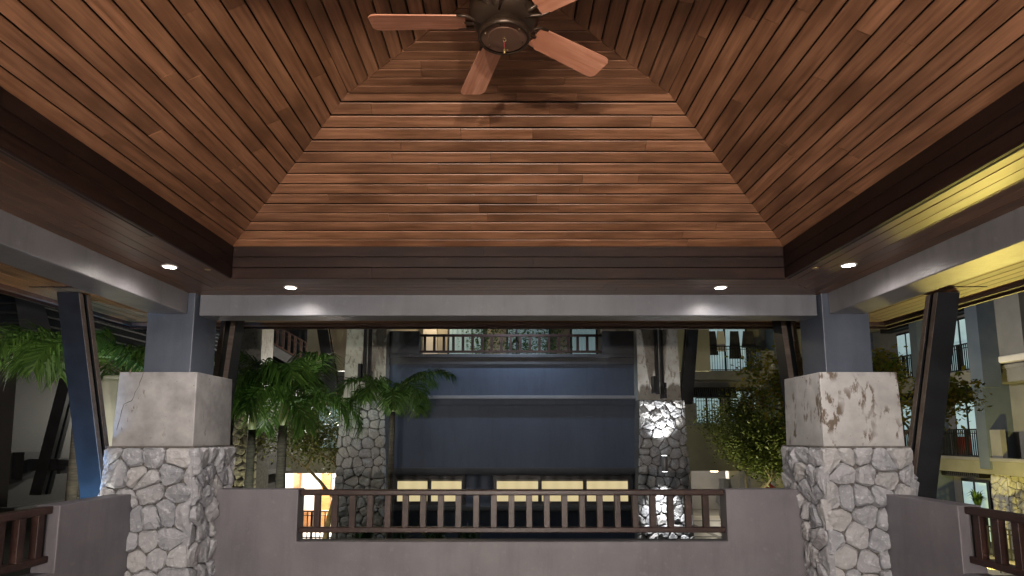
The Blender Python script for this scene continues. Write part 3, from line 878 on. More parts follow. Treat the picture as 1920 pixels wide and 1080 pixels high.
# wall with recessed panel steps, front plane 14.0
w_.box(-2.80, 2.98, 14.0, 17.0, -2.8, -0.20)
w_.box(-2.80, 2.98, 14.06, 17.0, -0.20, 0.62)
w_.box(-2.80, 2.98, 14.0, 17.0, 0.62, 3.36)
w_.build('wall', 'blue_wall', blk)
MB().box(-2.84, 3.02, 13.90, 14.02, 3.315, 3.40).build('top_ledge', 'dark_trim', blk, bevel=0.01)
MB().box(-2.84, 3.02, 13.955, 14.01, 3.16, 3.318).build('band', 'dark_trim', blk)
MB().box(-2.84, 3.02, 13.86, 14.02, 2.34, 2.42).build('cornice', 'blue_trim', blk, bevel=0.01)
MB().box(-2.84, 3.02, 13.93, 14.02, 2.20, 2.343).build('cornice_band', 'blue_wall', blk, bevel=0.01)
MB().box(-2.84, 3.02, 13.93, 14.02, 0.60, 0.76).build('window_ledge', 'dark_trim', blk, bevel=0.01)
MB().box(-2.84, 3.02, 13.94, 14.04, -0.21, -0.11).build('sill', 'dark_trim', blk, bevel=0.008)
MB().box(-0.98, -0.36, 13.985, 14.08, -0.11, 0.60).build('pier', 'blue_wall', blk)
for x0, x1, n in ((-2.64, -0.99, 2), (-0.35, 2.84, 3)):
    fr = MB(); fw = 0.085
    pw = (x1 - x0 - fw * (n + 1)) / n
    fr.box(x0, x1, 13.99, 14.07, -0.09, 0.0); fr.box(x0, x1, 13.99, 14.07, 0.49, 0.59)
    for k in range(n + 1):
        a = x0 + k * (pw + fw)
        fr.box(a, a + fw, 13.99, 14.07, 0.0, 0.49)
    f_ = fr.build('window', 'black_metal', blk)
    for k in range(n):
        a = x0 + fw + k * (pw + fw)
        MB().box(a - .002, a + pw + .002, 14.035, 14.05, -0.002, 0.492).build('pane', 'lit_pane', f_)
        MB().box(a - .001, a + pw + .001, 14.02, 14.034, 0.455, 0.489).build('blind_roll', 'cream', f_)
for x0, x1 in ((-2.90, -2.10), (2.22, 3.02)):
    MB().box(x0, x1, 13.93, 14.25, 3.40, 3.95).build('parapet_block', 'dark_trim', blk, bevel=0.01)
rail_part(blk, -2.10, 2.22, 14.06, 3.45, 3.89, 19)
MB().box(-2.9, 3.0, 14.3, 17.5, 3.32, 3.42).build('terrace_slab', 'cream', blk)
# room front set back on the terrace
rm = empty('terrace_room', (0, 17.5, 3.4), 'cream terrace room with teal curtains behind the roof railing', 'building')
MB().box(-6, 6, 17.6, 17.8, 3.4, 6.4).build('wall', 'cream', rm)
for x0, x1 in ((-1.75, -0.75), (0.0, 1.2), (1.9, 2.6)):
    f_ = MB().box(x0 - .06, x1 + .06, 17.55, 17.6, 3.42, 5.6).build('window', 'black_metal', rm)
    n = 14
    mb = MB(); vs = []
    for k in range(n + 1):
        x = x0 + (x1 - x0) * k / n
        vs += [(x, 17.53 - 0.025 * (k % 2), 3.43), (x, 17.53 - 0.025 * (k % 2), 5.55)]
    mb.raw(vs, [(2 * k, 2 * k + 2, 2 * k + 3, 2 * k + 1) for k in range(n)]).build('curtain', 'curtain_dim', f_)
for x in (-2.3, 2.95):
    MB().box(x - .2, x + .2, 17.3, 17.6, 3.4, 6.4).build('post', 'white_wall', rm)
tl = empty('terrace_lamp', (-2.0, 16.6, 5.4), 'warm pendant lamp hanging over the roof terrace', 'lamp')
MB().lathe([(0.05, 5.35), (0.11, 5.38), (0.11, 5.52), (0.03, 5.56)], -2.0, 16.6, 16).build('shade', 'lens_warm', tl, True)
MB().tube([(-2.0, 16.6, 5.55), (-2.0, 16.6, 6.4)], 0.008, 6).build('cord', 'black_metal', tl)
o = add('terrace_lamp_bulb', lamp_data('terrace_lamp_bulb', 'POINT', 70, (1, 0.78, 0.5), shadow_soft_size=0.1), tl); o.location = (0, 0, -0.15)

# tapered stone pillars either side of the block
def far_pillar(xc_t, w_t, xc_b, w_b, y, z_st, label, seed, mat='stone_far', z_top=6.0, z0=-2.8, cell=0.21, depth=0.9, conc=True, xc_top=None, w_top=None):
    t = empty('stone_pier', (xc_b, y, z0), label, 'pillar', 'stone piers of the hotel')
    core = MB().hexa([(xc_b - w_b / 2 + .02, y + .02, z0), (xc_b + w_b / 2 - .02, y + .02, z0), (xc_b + w_b / 2 - .02, y + depth, z0), (xc_b - w_b / 2 + .02, y + depth, z0)],
                     [(xc_t - w_t / 2 + .02, y + .02, z_st), (xc_t + w_t / 2 - .02, y + .02, z_st), (xc_t + w_t / 2 - .02, y + depth, z_st), (xc_t - w_t / 2 + .02, y + depth, z_st)]).build('stone_base', 'mortar', t)
    stone_face(core, Vector(((xc_b + xc_t) / 2, y + .02, z0)), X_, Vector((0, 0, 1)), -Y_, w_b, w_t, z_st - z0, cell, seed, mat, 0.05, 0.006)
    if conc:
        xt = xc_top if xc_top is not None else xc_t; wt = w_top or w_t * 0.92
        MB().hexa([(xc_t - w_t * .48, y + .04, z_st), (xc_t + w_t * .48, y + .04, z_st), (xc_t + w_t * .48, y + depth - .05, z_st), (xc_t - w_t * .48, y + depth - .05, z_st)],
                  [(xt - wt / 2, y + .06, z_top), (xt + wt / 2, y + .06, z_top), (xt + wt / 2, y + depth - .05, z_top), (xt - wt / 2, y + depth - .05, z_top)]).build('concrete_top', 'concrete_far', t)
    return t
far_pillar(3.445, 1.02, 3.52, 1.42, 13.55, 2.30, 'tapered stone pier lit by an up and down lamp, right of the blue wall', 301, xc_top=3.40, w_top=0.86)
far_pillar(-3.28, 1.0, -3.32, 1.42, 13.55, 2.30, 'dim tapered stone pier behind the small palm, left of the blue wall', 331, xc_top=-3.24, w_top=0.86)
far_pillar(-6.95, 0.62, -6.95, 0.75, 15.9, 2.3, 'narrow yellowish stone pier seen beside the cracked pillar', 351, z_top=4.5)

def pier_strut(x, y, z0, z1, label):
    t = empty('steel_strut', (x, y, z0), label, 'strut', 'upright steel struts on the stone piers')
    for k in (-1, 1):
        MB().box(x + k * .055 - .028, x + k * .055 + .028, y - .12, y, z0 + .1, z1).build('plate', 'black_metal', t)
    MB().box(x - .17, x - .1, y - .2, y + .05, z0 + .12, z0 + .5).build('bracket', 'black_metal', t)
    for k in range(3):
        MB().box(x + .02 + k * 0.025, x + .11, y - .22, y + .02, z0 + .12 * k, z0 + .12 * k + .11).build('bracket_step', 'black_metal', t)
pier_strut(3.42, 13.5, 2.32, 6.0, 'upright black twin strut on the lit stone pier')
pier_strut(-3.2, 13.5, 2.6, 6.0, 'upright black twin strut on the dim stone pier')

def raking_strut(p0, p1, label, w=0.13):
    p0 = Vector(p0); p1 = Vector(p1)
    t = empty('raking_strut', p0, label, 'strut', 'leaning black struts of the hotel')
    for k in (-1, 1):
        o_ = Vector((0, 0.09 * k, 0))
        MB().hexa([p0 + o_ + Vector((a * w, b * .03, 0)) for a, b in ((-1, -1), (1, -1), (1, 1), (-1, 1))],
                  [p1 + o_ + Vector((a * w, b * .03, 0)) for a, b in ((-1, -1), (1, -1), (1, 1), (-1, 1))]).build('board', 'strut_black', t)
    return t
raking_strut((4.12, 13.9, 2.22), (4.36, 13.9, 4.3), 'black leaning strut right of the lit stone pier')
raking_strut((-4.0, 13.9, 2.2), (-4.42, 13.9, 4.3), 'black leaning strut left of the dim stone pier')

# up and down lamp on the lit pier
def pier_lamp():
    x, y = 3.42, 13.26
    t = empty('wall_lamp', (x, y, 0.72), 'small cylinder wall lamp throwing light up and down the stone pier', 'wall lamp')
    MB().lathe([(0.062, 0.72), (0.07, 0.73), (0.07, 1.05), (0.062, 1.06)], x, y, 20).build('cylinder', 'steel_grey', t, True)
    MB().lathe([(0.055, 1.061), (0.055, 1.066)], x, y, 16).build('upper_lens', 'lens_white', t)
    MB().lathe([(0.055, 0.714), (0.055, 0.719)], x, y, 16).build('lower_lens', 'lens_white', t)
    MB().box(x - .03, x + .03, y + .05, y + .32, 0.84, 0.94).build('arm', 'steel_grey', t)
    for z, rx in ((1.09, math.pi), (0.69, 0)):
        o = add('wall_lamp_bulb', lamp_data('wall_lamp_bulb', 'SPOT', 330, (0.97, 0.98, 1.0), spot_size=R(84), spot_blend=0.9, shadow_soft_size=0.03), t)
        o.location = (0, 0, z - 0.72); o.rotation_euler = (rx, 0, 0)
pier_lamp()

# ------------------------------------------------------------------ shared facade pieces
def curtain(parent, mat, x0, x1, y, z0, z1, axis='x', n=16, amp=0.05, name='curtain'):
    vs = []
    for k in range(n + 1):
        a = x0 + (x1 - x0) * k / n
        d = amp * (k % 2)
        for z in (z0, z1):
            vs.append((a, y - d, z) if axis == 'x' else (y - d, a, z))
    return MB().raw(vs, [(2 * k, 2 * k + 2, 2 * k + 3, 2 * k + 1) for k in range(n)]).build(name, mat, parent)

def bar_rail(parent, a0, a1, c, z0, z1, n, axis='x', mat='black_metal', w=0.02):
    def bx(p, q, z_0, z_1, t_):
        return (p, q, c - t_, c + t_, z_0, z_1) if axis == 'x' else (c - t_, c + t_, p, q, z_0, z_1)
    mb = MB()
    mb.box(*bx(a0, a1, z1 - .05, z1, .03)); mb.box(*bx(a0, a1, z1 - .2, z1 - .17, .015)); mb.box(*bx(a0, a1, z0 + .03, z0 + .07, .02))
    for k in range(n + 1):
        p = a0 + (a1 - a0) * k / n
        ww = w * (2.0 if k % 6 == 0 else 1)
        mb.box(*bx(p - ww / 2, p + ww / 2, z0, z1 - .05, ww / 2))
    return mb.build('railing', mat, parent)

def louvre(parent, a0, a1, c, z0, z1, n, axis='x'):
    mb = MB()
    def bx(p, q, z_0, z_1, u0, u1):
        return (p, q, c - u1, c - u0, z_0, z_1) if axis == 'x' else (c - u1, c - u0, p, q, z_0, z_1)
    mb.box(*bx(a0, a1, z1 - .05, z1, 0.5, 0.56)); mb.box(*bx(a0, a1, z0, z0 + .05, 0.5, 0.56))
    for k in range(n + 1):
        p = a0 + (a1 - a0) * k / n
        mb.box(*bx(p - .03, p + .03, z0, z1, 0, 0.55))
    return mb.build('louvre', 'black_metal', parent)

# ------------------------------------------------------------------ facing wing, right
rw = empty('hotel_wing', (11.5, 33, -2.8), 'grey hotel wing with curtained balconies behind the round tree', 'building')
MB().box(8.0, 19, 33.0, 34.0, -0.3, 10).build('wall', 'far_wall', rw)
MB().box(8.0, 15.2, 31.6, 33.0, -0.33, 2.05).build('balcony_band', 'olive', rw, bevel=0.02)
MB().box(8.0, 14.2, 31.6, 33.0, 4.45, 4.93).build('balcony_slab', 'far_wall', rw, bevel=0.02)
MB().box(7.95, 15.2, 31.55, 31.62, 2.0, 2.1).build('band_cap', 'far_wall', rw)
MB().box(8.9, 9.95, 31.62, 32.9, 4.93, 6.0).build('balcony_side', 'dark_trim', rw)
MB().box(13.5, 14.2, 31.62, 32.9, 4.93, 6.0).build('balcony_side', 'far_wall', rw)
MB().box(9.0, 9.95, 31.62, 32.9, 2.05, 3.2).build('balcony_side', 'far_wall', rw)
bar_rail(rw, 9.95, 13.5, 31.7, 4.93, 6.27, 26); bar_rail(rw, 9.95, 14.4, 31.7, 2.08, 3.5, 32)
for (x0, x1, z0, z1, m_) in ((9.1, 10.5, 5.0, 7.6, 'curtain_dim'), (10.9, 13.2, 5.0, 7.6, 'curtain'), (9.2, 9.9, 2.1, 3.6, 'curtain_dim'), (10.2, 11.6, 2.1, 3.9, 'curtain'), (12.2, 13.6, 2.1, 3.9, 'curtain')):
    f_ = MB().box(x0 - .12, x1 + .12, 32.9, 33.0, z0 - .05, z1 + .12).build('window', 'black_metal', rw)
    for a, b in ((x0, (x0 + x1) / 2 - .06), ((x0 + x1) / 2 + .06, x1)):
        curtain(f_, m_, a, b, 32.88, z0, z1, 'x', 10)
louvre(rw, 9.9, 12.3, 32.8, 3.55, 4.1, 22)
MB().box(14.2, 14.6, 31.6, 32.6, -2.8, 8).build('column', 'far_blue', rw)
MB().box(9.1, 9.6, 31.9, 32.4, -2.8, -0.33).build('column', 'cream', rw)
MB().box(11.6, 12.1, 31.9, 32.4, -2.8, -0.33).build('column', 'white_wall', rw)
MB().box(8, 15.2, 36, 36.2, -2.8, -0.3).build('arcade_wall', 'far_wall', rw)
for (x, h) in ((10.9, 1.7), (13.5, 1.9)):
    t = empty('stone_sculpture', (x, 30.6, -2.8), 'pale rough standing stone under the wing, %s' % ('beside the white column' if x < 12 else 'right of the red parasol'), 'sculpture', 'standing stones')
    rr = random.Random(int(x * 10)); prof = []
    mb = MB(); n = 9; vs = []
    for i in range(7):
        z = -2.8 + h * 1.25 * i / 6
        for k in range(n):
            r_ = (0.42 - 0.05 * abs(i - 3)) * rr.uniform(0.75, 1.15)
            vs.append((x + r_ * math.cos(2 * math.pi * k / n), 30.6 + r_ * math.sin(2 * math.pi * k / n), z))
    fs = [(i * n + k, i * n + (k + 1) % n, (i + 1) * n + (k + 1) % n, (i + 1) * n + k) for i in range(6) for k in range(n)] + [tuple(6 * n + k for k in range(n))]
    mb.raw(vs, fs).build('stone_body', 'stone_far', t)
t = empty('parasol', (12.7, 29.8, -2.8), 'red parasol standing under the far wing', 'parasol')
MB().tube([(12.7, 29.8, -2.8), (12.7, 29.8, -0.75)], 0.03, 8).build('pole', 'black_metal', t)
vs = [(12.7, 29.8, -0.75)] + [(12.7 + 1.0 * math.cos(k * math.pi / 4), 29.8 + 1.0 * math.sin(k * math.pi / 4), -1.45) for k in range(8)]
MB().raw(vs, [(0, 1 + k, 1 + (k + 1) % 8) for k in range(8)]).build('canopy', 'red_cloth', t)
al = empty('arcade_lamp', (11.4, 33.6, -0.75), 'ceiling lamp in the arcade under the far wing', 'lamp')
MB().lathe([(0.2, -0.5), (0.22, -0.42), (0.1, -0.34)], 11.4, 33.6, 16).build('shade', 'lens_warm', al, True)
o = add('arcade_bulb', lamp_data('arcade_bulb', 'POINT', 190, (1, 0.9, 0.72), shadow_soft_size=0.15), al); o.location = (0, 0, 0.1)
# washing on the upper balcony
for k, (x, w, h, m_) in enumerate(((11.0, 0.35, 1.3, 'cloth_dark'), (11.5, 0.28, 1.1, 'white_wall'), (12.25, 0.34, 1.5, 'cloth_dark'), (13.0, 0.4, 0.9, 'cloth_dark'))):
    tag(MB().hexa([(x - w, 31.85, 7.1 - h), (x + w * .9, 31.85, 7.1 - h), (x + w * .8, 31.95, 7.1 - h), (x - w, 31.95, 7.1 - h)],
                  [(x - w * .7, 31.88, 7.1), (x + w * .6, 31.88, 7.1), (x + w * .6, 31.92, 7.1), (x - w * .7, 31.92, 7.1)]).build('hanging_cloth', m_),
        ['leftmost dark garment hanging on the upper balcony', 'white garment hanging on the upper balcony', 'long dark garment hanging on the upper balcony', 'rightmost short dark garment on the upper balcony'][k], 'garment', 'washing on the balcony')

# ------------------------------------------------------------------ side wing on the right, plane x = 19.4
sw = empty('hotel_side_wing', (19.5, 26, -2.8), 'tall grey hotel wing with blue columns and balconies at the right edge', 'building')
XS = 19.4
MB().box(XS + .35, XS + 2, 16, 36, -2.8, 14).build('wall', 'far_wall', sw)
for zf in (0.62, 4.12, 7.62):
    MB().box(XS - .62, XS + .4, 16, 36, zf - 0.62, zf).build('balcony_slab', 'far_wall' if zf > 1 else 'olive', sw)
    MB().box(XS - .7, XS - .5, 16, 36, zf - 0.12, zf + 0.03).build('slab_moulding', 'far_wall', sw, bevel=0.03)
for yc in (23.75, 27.2, 32.2, 19.5):
    MB().box(XS - .72, XS + .4, yc - .25, yc + .25, -2.8 if yc != 23.75 else 0.2, 14).build('column', 'far_blue', sw)
    for zf in (0.62, 4.12):
        MB().box(XS - .6, XS - .4, yc - .75, yc - .25, zf, zf + 1.1).build('balcony_side', 'far_wall', sw)
MB().box(XS - 1.6, XS - .9, 22.3, 22.9, 3.3, 14).build('hanging_pier', 'far_blue', sw)
MB().box(XS - .9, XS + 1.2, 21.2, 22.6, 4.4, 8.5).build('bay', 'far_wall', sw)
MB().box(XS - .95, XS + 1.2, 21.1, 22.7, 4.2, 4.45).build('bay_moulding', 'white_wall', sw, bevel=0.05)
for (y0, y1) in ((25.0, 26.3), (28.5, 29.8)):
    for zf in (-2.8, 0.62, 4.12):
        z1 = zf + 2.35
        f_ = MB().box(XS + .27, XS + .36, y0 - .1, y1 + .1, zf, z1 + .1).build('window', 'black_metal', sw)
        for a, b in ((y0, (y0 + y1) / 2 - .06), ((y0 + y1) / 2 + .06, y1)):
            curtain(f_, 'curtain', a, b, XS + .24, zf + .02, z1, 'y', 10)
        bar_rail(sw, y0 - .9, y1 + .3, XS - .58, zf + .02, zf + 1.15, 24, 'y', w=0.03)
        louvre(sw, y0 - .25, y1 + .5, XS + .3, z1 + .22, z1 + .75, 18, 'y')
MB().box(XS - .5, XS - .42, 24.7, 25.4, 0.7, 1.45).build('red_towel', 'red_cloth', sw)
sp = empty('yellow_stone_pier', (XS, 23.6, -2.8), 'yellow lit stone pier at the foot of the side wing', 'pillar')
core = MB().box(XS - .28, XS + .42, 23.3, 24.05, -2.8, 0.2).build('stone_base', 'mortar', sp)
stone_face(core, Vector((XS - .28, 23.675, -2.8)), -Y_, Vector((0, 0, 1)), -X_, 0.75, 0.75, 3.0, 0.26, 401, 'stone_far', 0.05, 0.01)
stone_face(core, Vector((XS + .07, 23.3, -2.8)), X_, Vector((0, 0, 1)), -Y_, 0.7, 0.7, 3.0, 0.26, 402, 'stone_far', 0.05, 0.01)
bt = empty('garden_railing', (18, 21, -2.8), 'low black garden railing before the yellow stone pier', 'railing')
bar_rail(bt, 19.0, 25.5, 17.2, -2.75, -1.7, 34, 'y', w=0.04)
gr = random.Random(9)
def tuft(loc, n, h, label, mat='grass', group='leafy plants in the courtyard', spread=0.5):
    t = empty('leafy_plant', loc, label, 'plant', group)
    mb = MB(); x, y, z = loc
    for k in range(n):
        a = gr.uniform(0, 6.28); l = h * gr.uniform(0.6, 1.1); ou = spread * gr.uniform(0.3, 1)
        d = Vector((math.cos(a), math.sin(a), 0)); s = Vector((-d.y, d.x, 0)) * 0.022 * (h / 0.6)
        b0 = Vector(loc) + d * 0.03; b1 = Vector(loc) + d * ou * 0.5 + Vector((0, 0, l * .75)); b2 = Vector(loc) + d * ou + Vector((0, 0, l * gr.uniform(.55, 1.0)))
        mb.raw([b0 - s * .6, b0 + s * .6, b1 + s, b1 - s, b2], [(0, 1, 2, 3), (3, 2, 4)])
    mb.build('leaves', mat, t)
    MB().lathe([(0.12, z - 0.12), (0.16, z + 0.02)], x, y, 12).build('pot', 'dark_trim', t)
tuft((18.9, 24.6, -1.5), 60, 0.9, 'green leafy pot plant beside the yellow stone pier', 'palm_leaf')

# ------------------------------------------------------------------ left wing behind the palms
lw = empty('hotel_left_wing', (-9, 25, -2.8), 'olive hotel wing with bright lobby below, behind the palms', 'building')
MB().box(-14, -4.2, 25.2, 26, 0.1, 10).build('wall', 'dark_trim', lw)
MB().box(-14, -4.2, 24.0, 25.2, 0.12, 0.92).build('balcony_band', 'olive', lw, bevel=0.02)
MB().box(-14, -4.2, 23.9, 24.1, 0.02, 0.16).build('band_moulding', 'olive', lw)
MB().box(-9.0, -8.6, 23.8, 25.2, 0.12, 4.2).build('column', 'olive', lw)
MB().box(-14, -4.2, 23.4, 25.2, 4.0, 4.2).build('terrace_slab', 'far_wall', lw)
MB().box(-8.0, -6.2, 21.6, 23.4, 2.75, 2.98).build('canopy_slab', 'white_wall', lw)
for (x0, x1, z0, z1, m_) in ((-8.2, -6.5, 4.3, 6.6, 'curtain'), (-9.75, -9.2, 1.0, 3.4, 'curtain'), (-7.9, -6.4, 1.0, 2.7, 'curtain_dim')):
    f_ = MB().box(x0 - .12, x1 + .12, 25.08, 25.2, z0 - .05, z1 + .1).build('window', 'black_metal', lw)
    curtain(f_, m_, x0, x1, 25.06, z0, z1, 'x', 18)
bar_rail(lw, -10.1, -9.3, 24.1, 0.92, 2.3, 8)
# lobby
MB().box(-14, -4.2, 29.0, 29.2, -2.8, 0.1).build('lobby_wall', 'white_wall', lw)
MB().box(-14, -4.2, 24.0, 29.0, -2.8, -2.7).build('lobby_floor', 'white_wall', lw)
MB().box(-14, -4.2, 25.2, 29.0, 0.02, 0.1).build('lobby_ceiling', 'white_wall', lw)
for x, w, m_ in ((-12.6, 0.35, 'orange_wood'), (-12.0, .22, 'orange_wood'), (-10.0, 0.28, 'orange_wood'), (-8.6, .4, 'orange_wood'), (-7.5, .3, 'orange_wood'), (-10.9, 0.25, 'orange_wood')):
    MB().box(x - w / 2, x + w / 2, 28.7, 29.0, -2.7, 0.02).build('timber_post', m_, lw)
MB().box(-11.9, -11.1, 28.85, 28.98, -2.0, -0.3).build('teal_panel', 'curtain', lw)
MB().box(-9.9, -8.9, 27.3, 28.2, -2.7, -1.9).build('reception_desk', 'orange_wood', lw)
sc_ = MB()
for k in range(5):
    sc_.box(-12.55, -11.7, 27.6, 27.65, -1.9 + k * 0.35, -1.8 + k * 0.35)
for k in range(6):
    sc_.box(-12.55 + k * .17, -12.5 + k * .17, 27.6, 27.65, -2.7, -0.2)
sc_.build('screen', 'orange_wood', lw)
bar_rail(lw, -12.5, -6.5, 23.4, -2.4, -1.35, 36, w=0.035)
for x in (-11.2, -8.0):
    t = empty('lobby_lamp', (x, 27, -0.2), 'warm ceiling lamp in the bright lobby, %s' % ('left' if x < -10 else 'right'), 'lamp', 'lobby lamps')
    MB().lathe([(0.25, -0.16), (0.28, -0.08), (0.2, 0.015)], x, 27, 16).build('shade', 'lens_warm', t, True)
    o = add('lobby_bulb', lamp_data('lobby_bulb', 'POINT', 620, (1, 0.94, 0.86), shadow_soft_size=0.25), t); o.location = (0, 0, -0.2)
# open stair with handrail climbing to the left
st = empty('stair_railing', (-9, 23.4, 4.2), 'brown timber stair railing climbing left above the palms', 'railing')
pts0, pts1 = Vector((-7.78, 23.35, 4.2)), Vector((-11.6, 23.35, 6.35))
for zo, th_ in ((0.82, 0.06), (0.62, 0.035), (0.06, 0.07)):
    a, b = pts0 + Vector((0, 0, zo)), pts1 + Vector((0, 0, zo))
    MB().hexa([a + Vector((0, -.05, -th_ / 2)), b + Vector((0, -.05, -th_ / 2)), b + Vector((0, .05, -th_ / 2)), a + Vector((0, .05, -th_ / 2))],
              [a + Vector((0, -.05, th_ / 2)), b + Vector((0, -.05, th_ / 2)), b + Vector((0, .05, th_ / 2)), a + Vector((0, .05, th_ / 2))]).build('sloping_rail', 'eave_brown', st)
for k in range(16):
    p = pts0.lerp(pts1, (k + 0.7) / 16)
    MB().box(p.x - .045, p.x + .045, p.y - .03, p.y + .03, p.z + .05, p.z + .82).build('baluster', 'eave_brown', st)
MB().box(-7.9, -7.66, 23.25, 23.45, 4.2, 5.15).build('newel_post', 'eave_brown', st, bevel=0.02)
for z in (4.86, 4.25):
    MB().box(-7.66, -6.2, 23.32, 23.38, z, z + .06).build('level_rail', 'eave_brown', st)
for k in range(9):
    x = -7.5 + k * 0.16
    MB().box(x - .04, x + .04, 23.32, 23.38, 4.28, 4.87).build('baluster', 'eave_brown', st)
MB().hexa([(-11.6, 23.5, 5.9), (-7.8, 23.5, 3.8), (-7.8, 24.9, 3.8), (-11.6, 24.9, 5.9)], [(-11.6, 23.5, 6.3), (-7.8, 23.5, 4.2), (-7.8, 24.9, 4.2), (-11.6, 24.9, 6.3)]).build('stair_flight', 'far_wall', st)

# ------------------------------------------------------------------ dark building at the left edge
db = empty('dark_house', (-9, 10, -2.8), 'dark plastered house with hipped slate roof at the left edge', 'building')
MB().hexa([(-13, 8.9, -2.8), (-7.2, 8.9, -2.8), (-7.2, 20, -2.8), (-13, 20, -2.8)], [(-13, 9.0, 2.8), (-7.45, 9.0, 2.8), (-7.45, 20, 2.8), (-13, 20, 2.8)]).build('wall', 'dark_bldg', db)
MB().hexa([(-13, 8.82, 0.35), (-7.12, 8.82, 0.35), (-7.12, 20, 0.35), (-13, 20, 0.35)], [(-13, 8.85, 0.46), (-7.15, 8.85, 0.46), (-7.15, 20, 0.46), (-13, 20, 0.46)]).build('plinth_ledge', 'dark_bldg', db)
MB().box(-13.4, -6.62, 8.25, 20, 2.70, 2.82).build('eave_board', 'eave_brown', db)
MB().box(-13.4, -6.55, 8.18, 20, 2.822, 2.88).build('gutter', 'eave_brown', db)
MB().raw([(-13.4, 8.2, 2.88), (-6.57, 8.2, 2.88), (-6.57, 20, 2.88), (-13.4, 20, 2.88), (-9.6, 11.4, 4.9), (-9.6, 20, 4.9), (-13.4, 11.4, 4.9)],
         [(0, 1, 4, 6), (1, 2, 5, 4), (2, 3, 5)]).build('roof', 'dark_roof', db)
for k in range(9):     # slate courses on the two roof slopes
    t0 = k / 9
    a = Vector((-6.57, 8.2, 2.885)).lerp(Vector((-9.6, 11.4, 4.905)), t0)
    MB().box(-13.4, a.x, a.y - .012, a.y + .02, a.z, a.z + .03).build('slate_course', 'dark_roof', db)
    MB().box(a.x - .02, a.x + .012, a.y, 20, a.z, a.z + .03).build('slate_course', 'dark_roof', db)
a, b = Vector((-6.57, 8.2, 2.90)), Vector((-9.6, 11.4, 4.92))
s = Vector((0.12, 0.12, 0))
MB().hexa([a - s, a + s, b + s, b - s], [a - s + Vector((0, 0, .05)), a + s + Vector((0, 0, .05)), b + s + Vector((0, 0, .05)), b - s + Vector((0, 0, .05))]).build('hip_board', 'far_wall', db)
bs = empty('bracket_strut', (-6.8, 9.2, 0.6), 'black bracket with leaning strut on the dark house wall', 'strut')
MB().box(-7.4, -7.2, 9.0, 9.35, 0.85, 1.25).build('wall_plate', 'strut_black', bs)
MB().box(-7.25, -6.75, 9.08, 9.26, 0.98, 1.15).build('arm', 'strut_black', bs)
for k in range(3):
    MB().box(-6.76, -6.6 + .07 * k - .1, 9.08, 9.26, 0.93 + .07 * k, 0.995 + .07 * k).build('arm_step', 'strut_black', bs)
for k in (-1, 1):
    o_ = 0.06 * k
    MB().hexa([(-7.12, 9.12 + o_, 0.62), (-6.94, 9.12 + o_, 0.62), (-6.94, 9.19 + o_, 0.62), (-7.12, 9.19 + o_, 0.62)],
              [(-6.78, 9.12 + o_, 2.70), (-6.60, 9.12 + o_, 2.70), (-6.60, 9.19 + o_, 2.70), (-6.78, 9.19 + o_, 2.70)]).build('board', 'strut_black', bs)
pt = empty('plaster_pillar', (-4.95, 7.6, -2.8), 'pale tapered plaster pillar lit from below, left of the cracked pillar', 'pillar')
MB().lathe([(0.36, -2.8), (0.34, 0.0), (0.31, 1.0), (0.27, 1.8), (0.22, 2.15), (0.18, 2.22)], -4.95, 7.6, 28).build('shaft', 'planter', pt, True)
MB().lathe([(0.19, 2.2), (0.19, 2.24), (0.1, 2.26)], -4.95, 7.6, 28).build('cap', 'planter', pt, True)

# ------------------------------------------------------------------ palms
def frond_mesh(L, seed, droop):
    rg = random.Random(seed)
    mb = MB(); N = 16
    pts = []
    ang = R(66); p = Vector((0, 0, 0))
    for i in range(N + 1):
        pts.append(p.copy())
        p = p + Vector((math.cos(ang), 0, math.sin(ang))) * (L / N)
        ang -= droop / N * (0.5 + i / N)
    mb.tube(pts, [0.018 * (1 - 0.85 * i / N) + 0.002 for i in range(N + 1)], 5)
    nl = 62
    for k in range(nl):
        t = 0.16 + 0.83 * k / nl
        f = t * N; i = min(int(f), N - 1)
        c = pts[i].lerp(pts[i + 1], f - i); d = (pts[i + 1] - pts[i]).normalized()
        ll = L * 0.52 * (math.sin(math.pi * min(1, 0.18 + t * 0.82)) ** 0.6) * rg.uniform(0.85, 1.1)
        for sg in (-1, 1):
            side = Vector((0, sg, 0)); upv = side.cross(d) * sg
            fan_ = R(rg.uniform(35, 60)) * (1 - 0.3 * t)
            dr = (d * math.cos(fan_) + side * math.sin(fan_) + Vector((0, 0, rg.uniform(-0.1, 0.35)))).normalized()
            w = (d - dr * d.dot(dr)).normalized() * 0.0095 * L
            m1 = c + dr * ll * 0.5 + Vector((0, 0, -0.04 * ll))
            e_ = c + dr * ll * 0.95 + Vector((0, 0, -ll * rg.uniform(0.3, 0.65)))
            mb.raw([c - w * .5, c + w * .5, m1 + w, m1 - w, e_], [(0, 1, 2, 3), (3, 2, 4)])
    me = bpy.data.meshes.new('frond')
    me.from_pydata([tuple(v) for v in mb.v], [], mb.f)
    me.materials.append(M['palm_leaf'])
    return me
FM = [frond_mesh(1.0, 31, R(95)), frond_mesh(1.0, 32, R(120)), frond_mesh(1.0, 33, R(145)), frond_mesh(1.0, 34, R(75))]

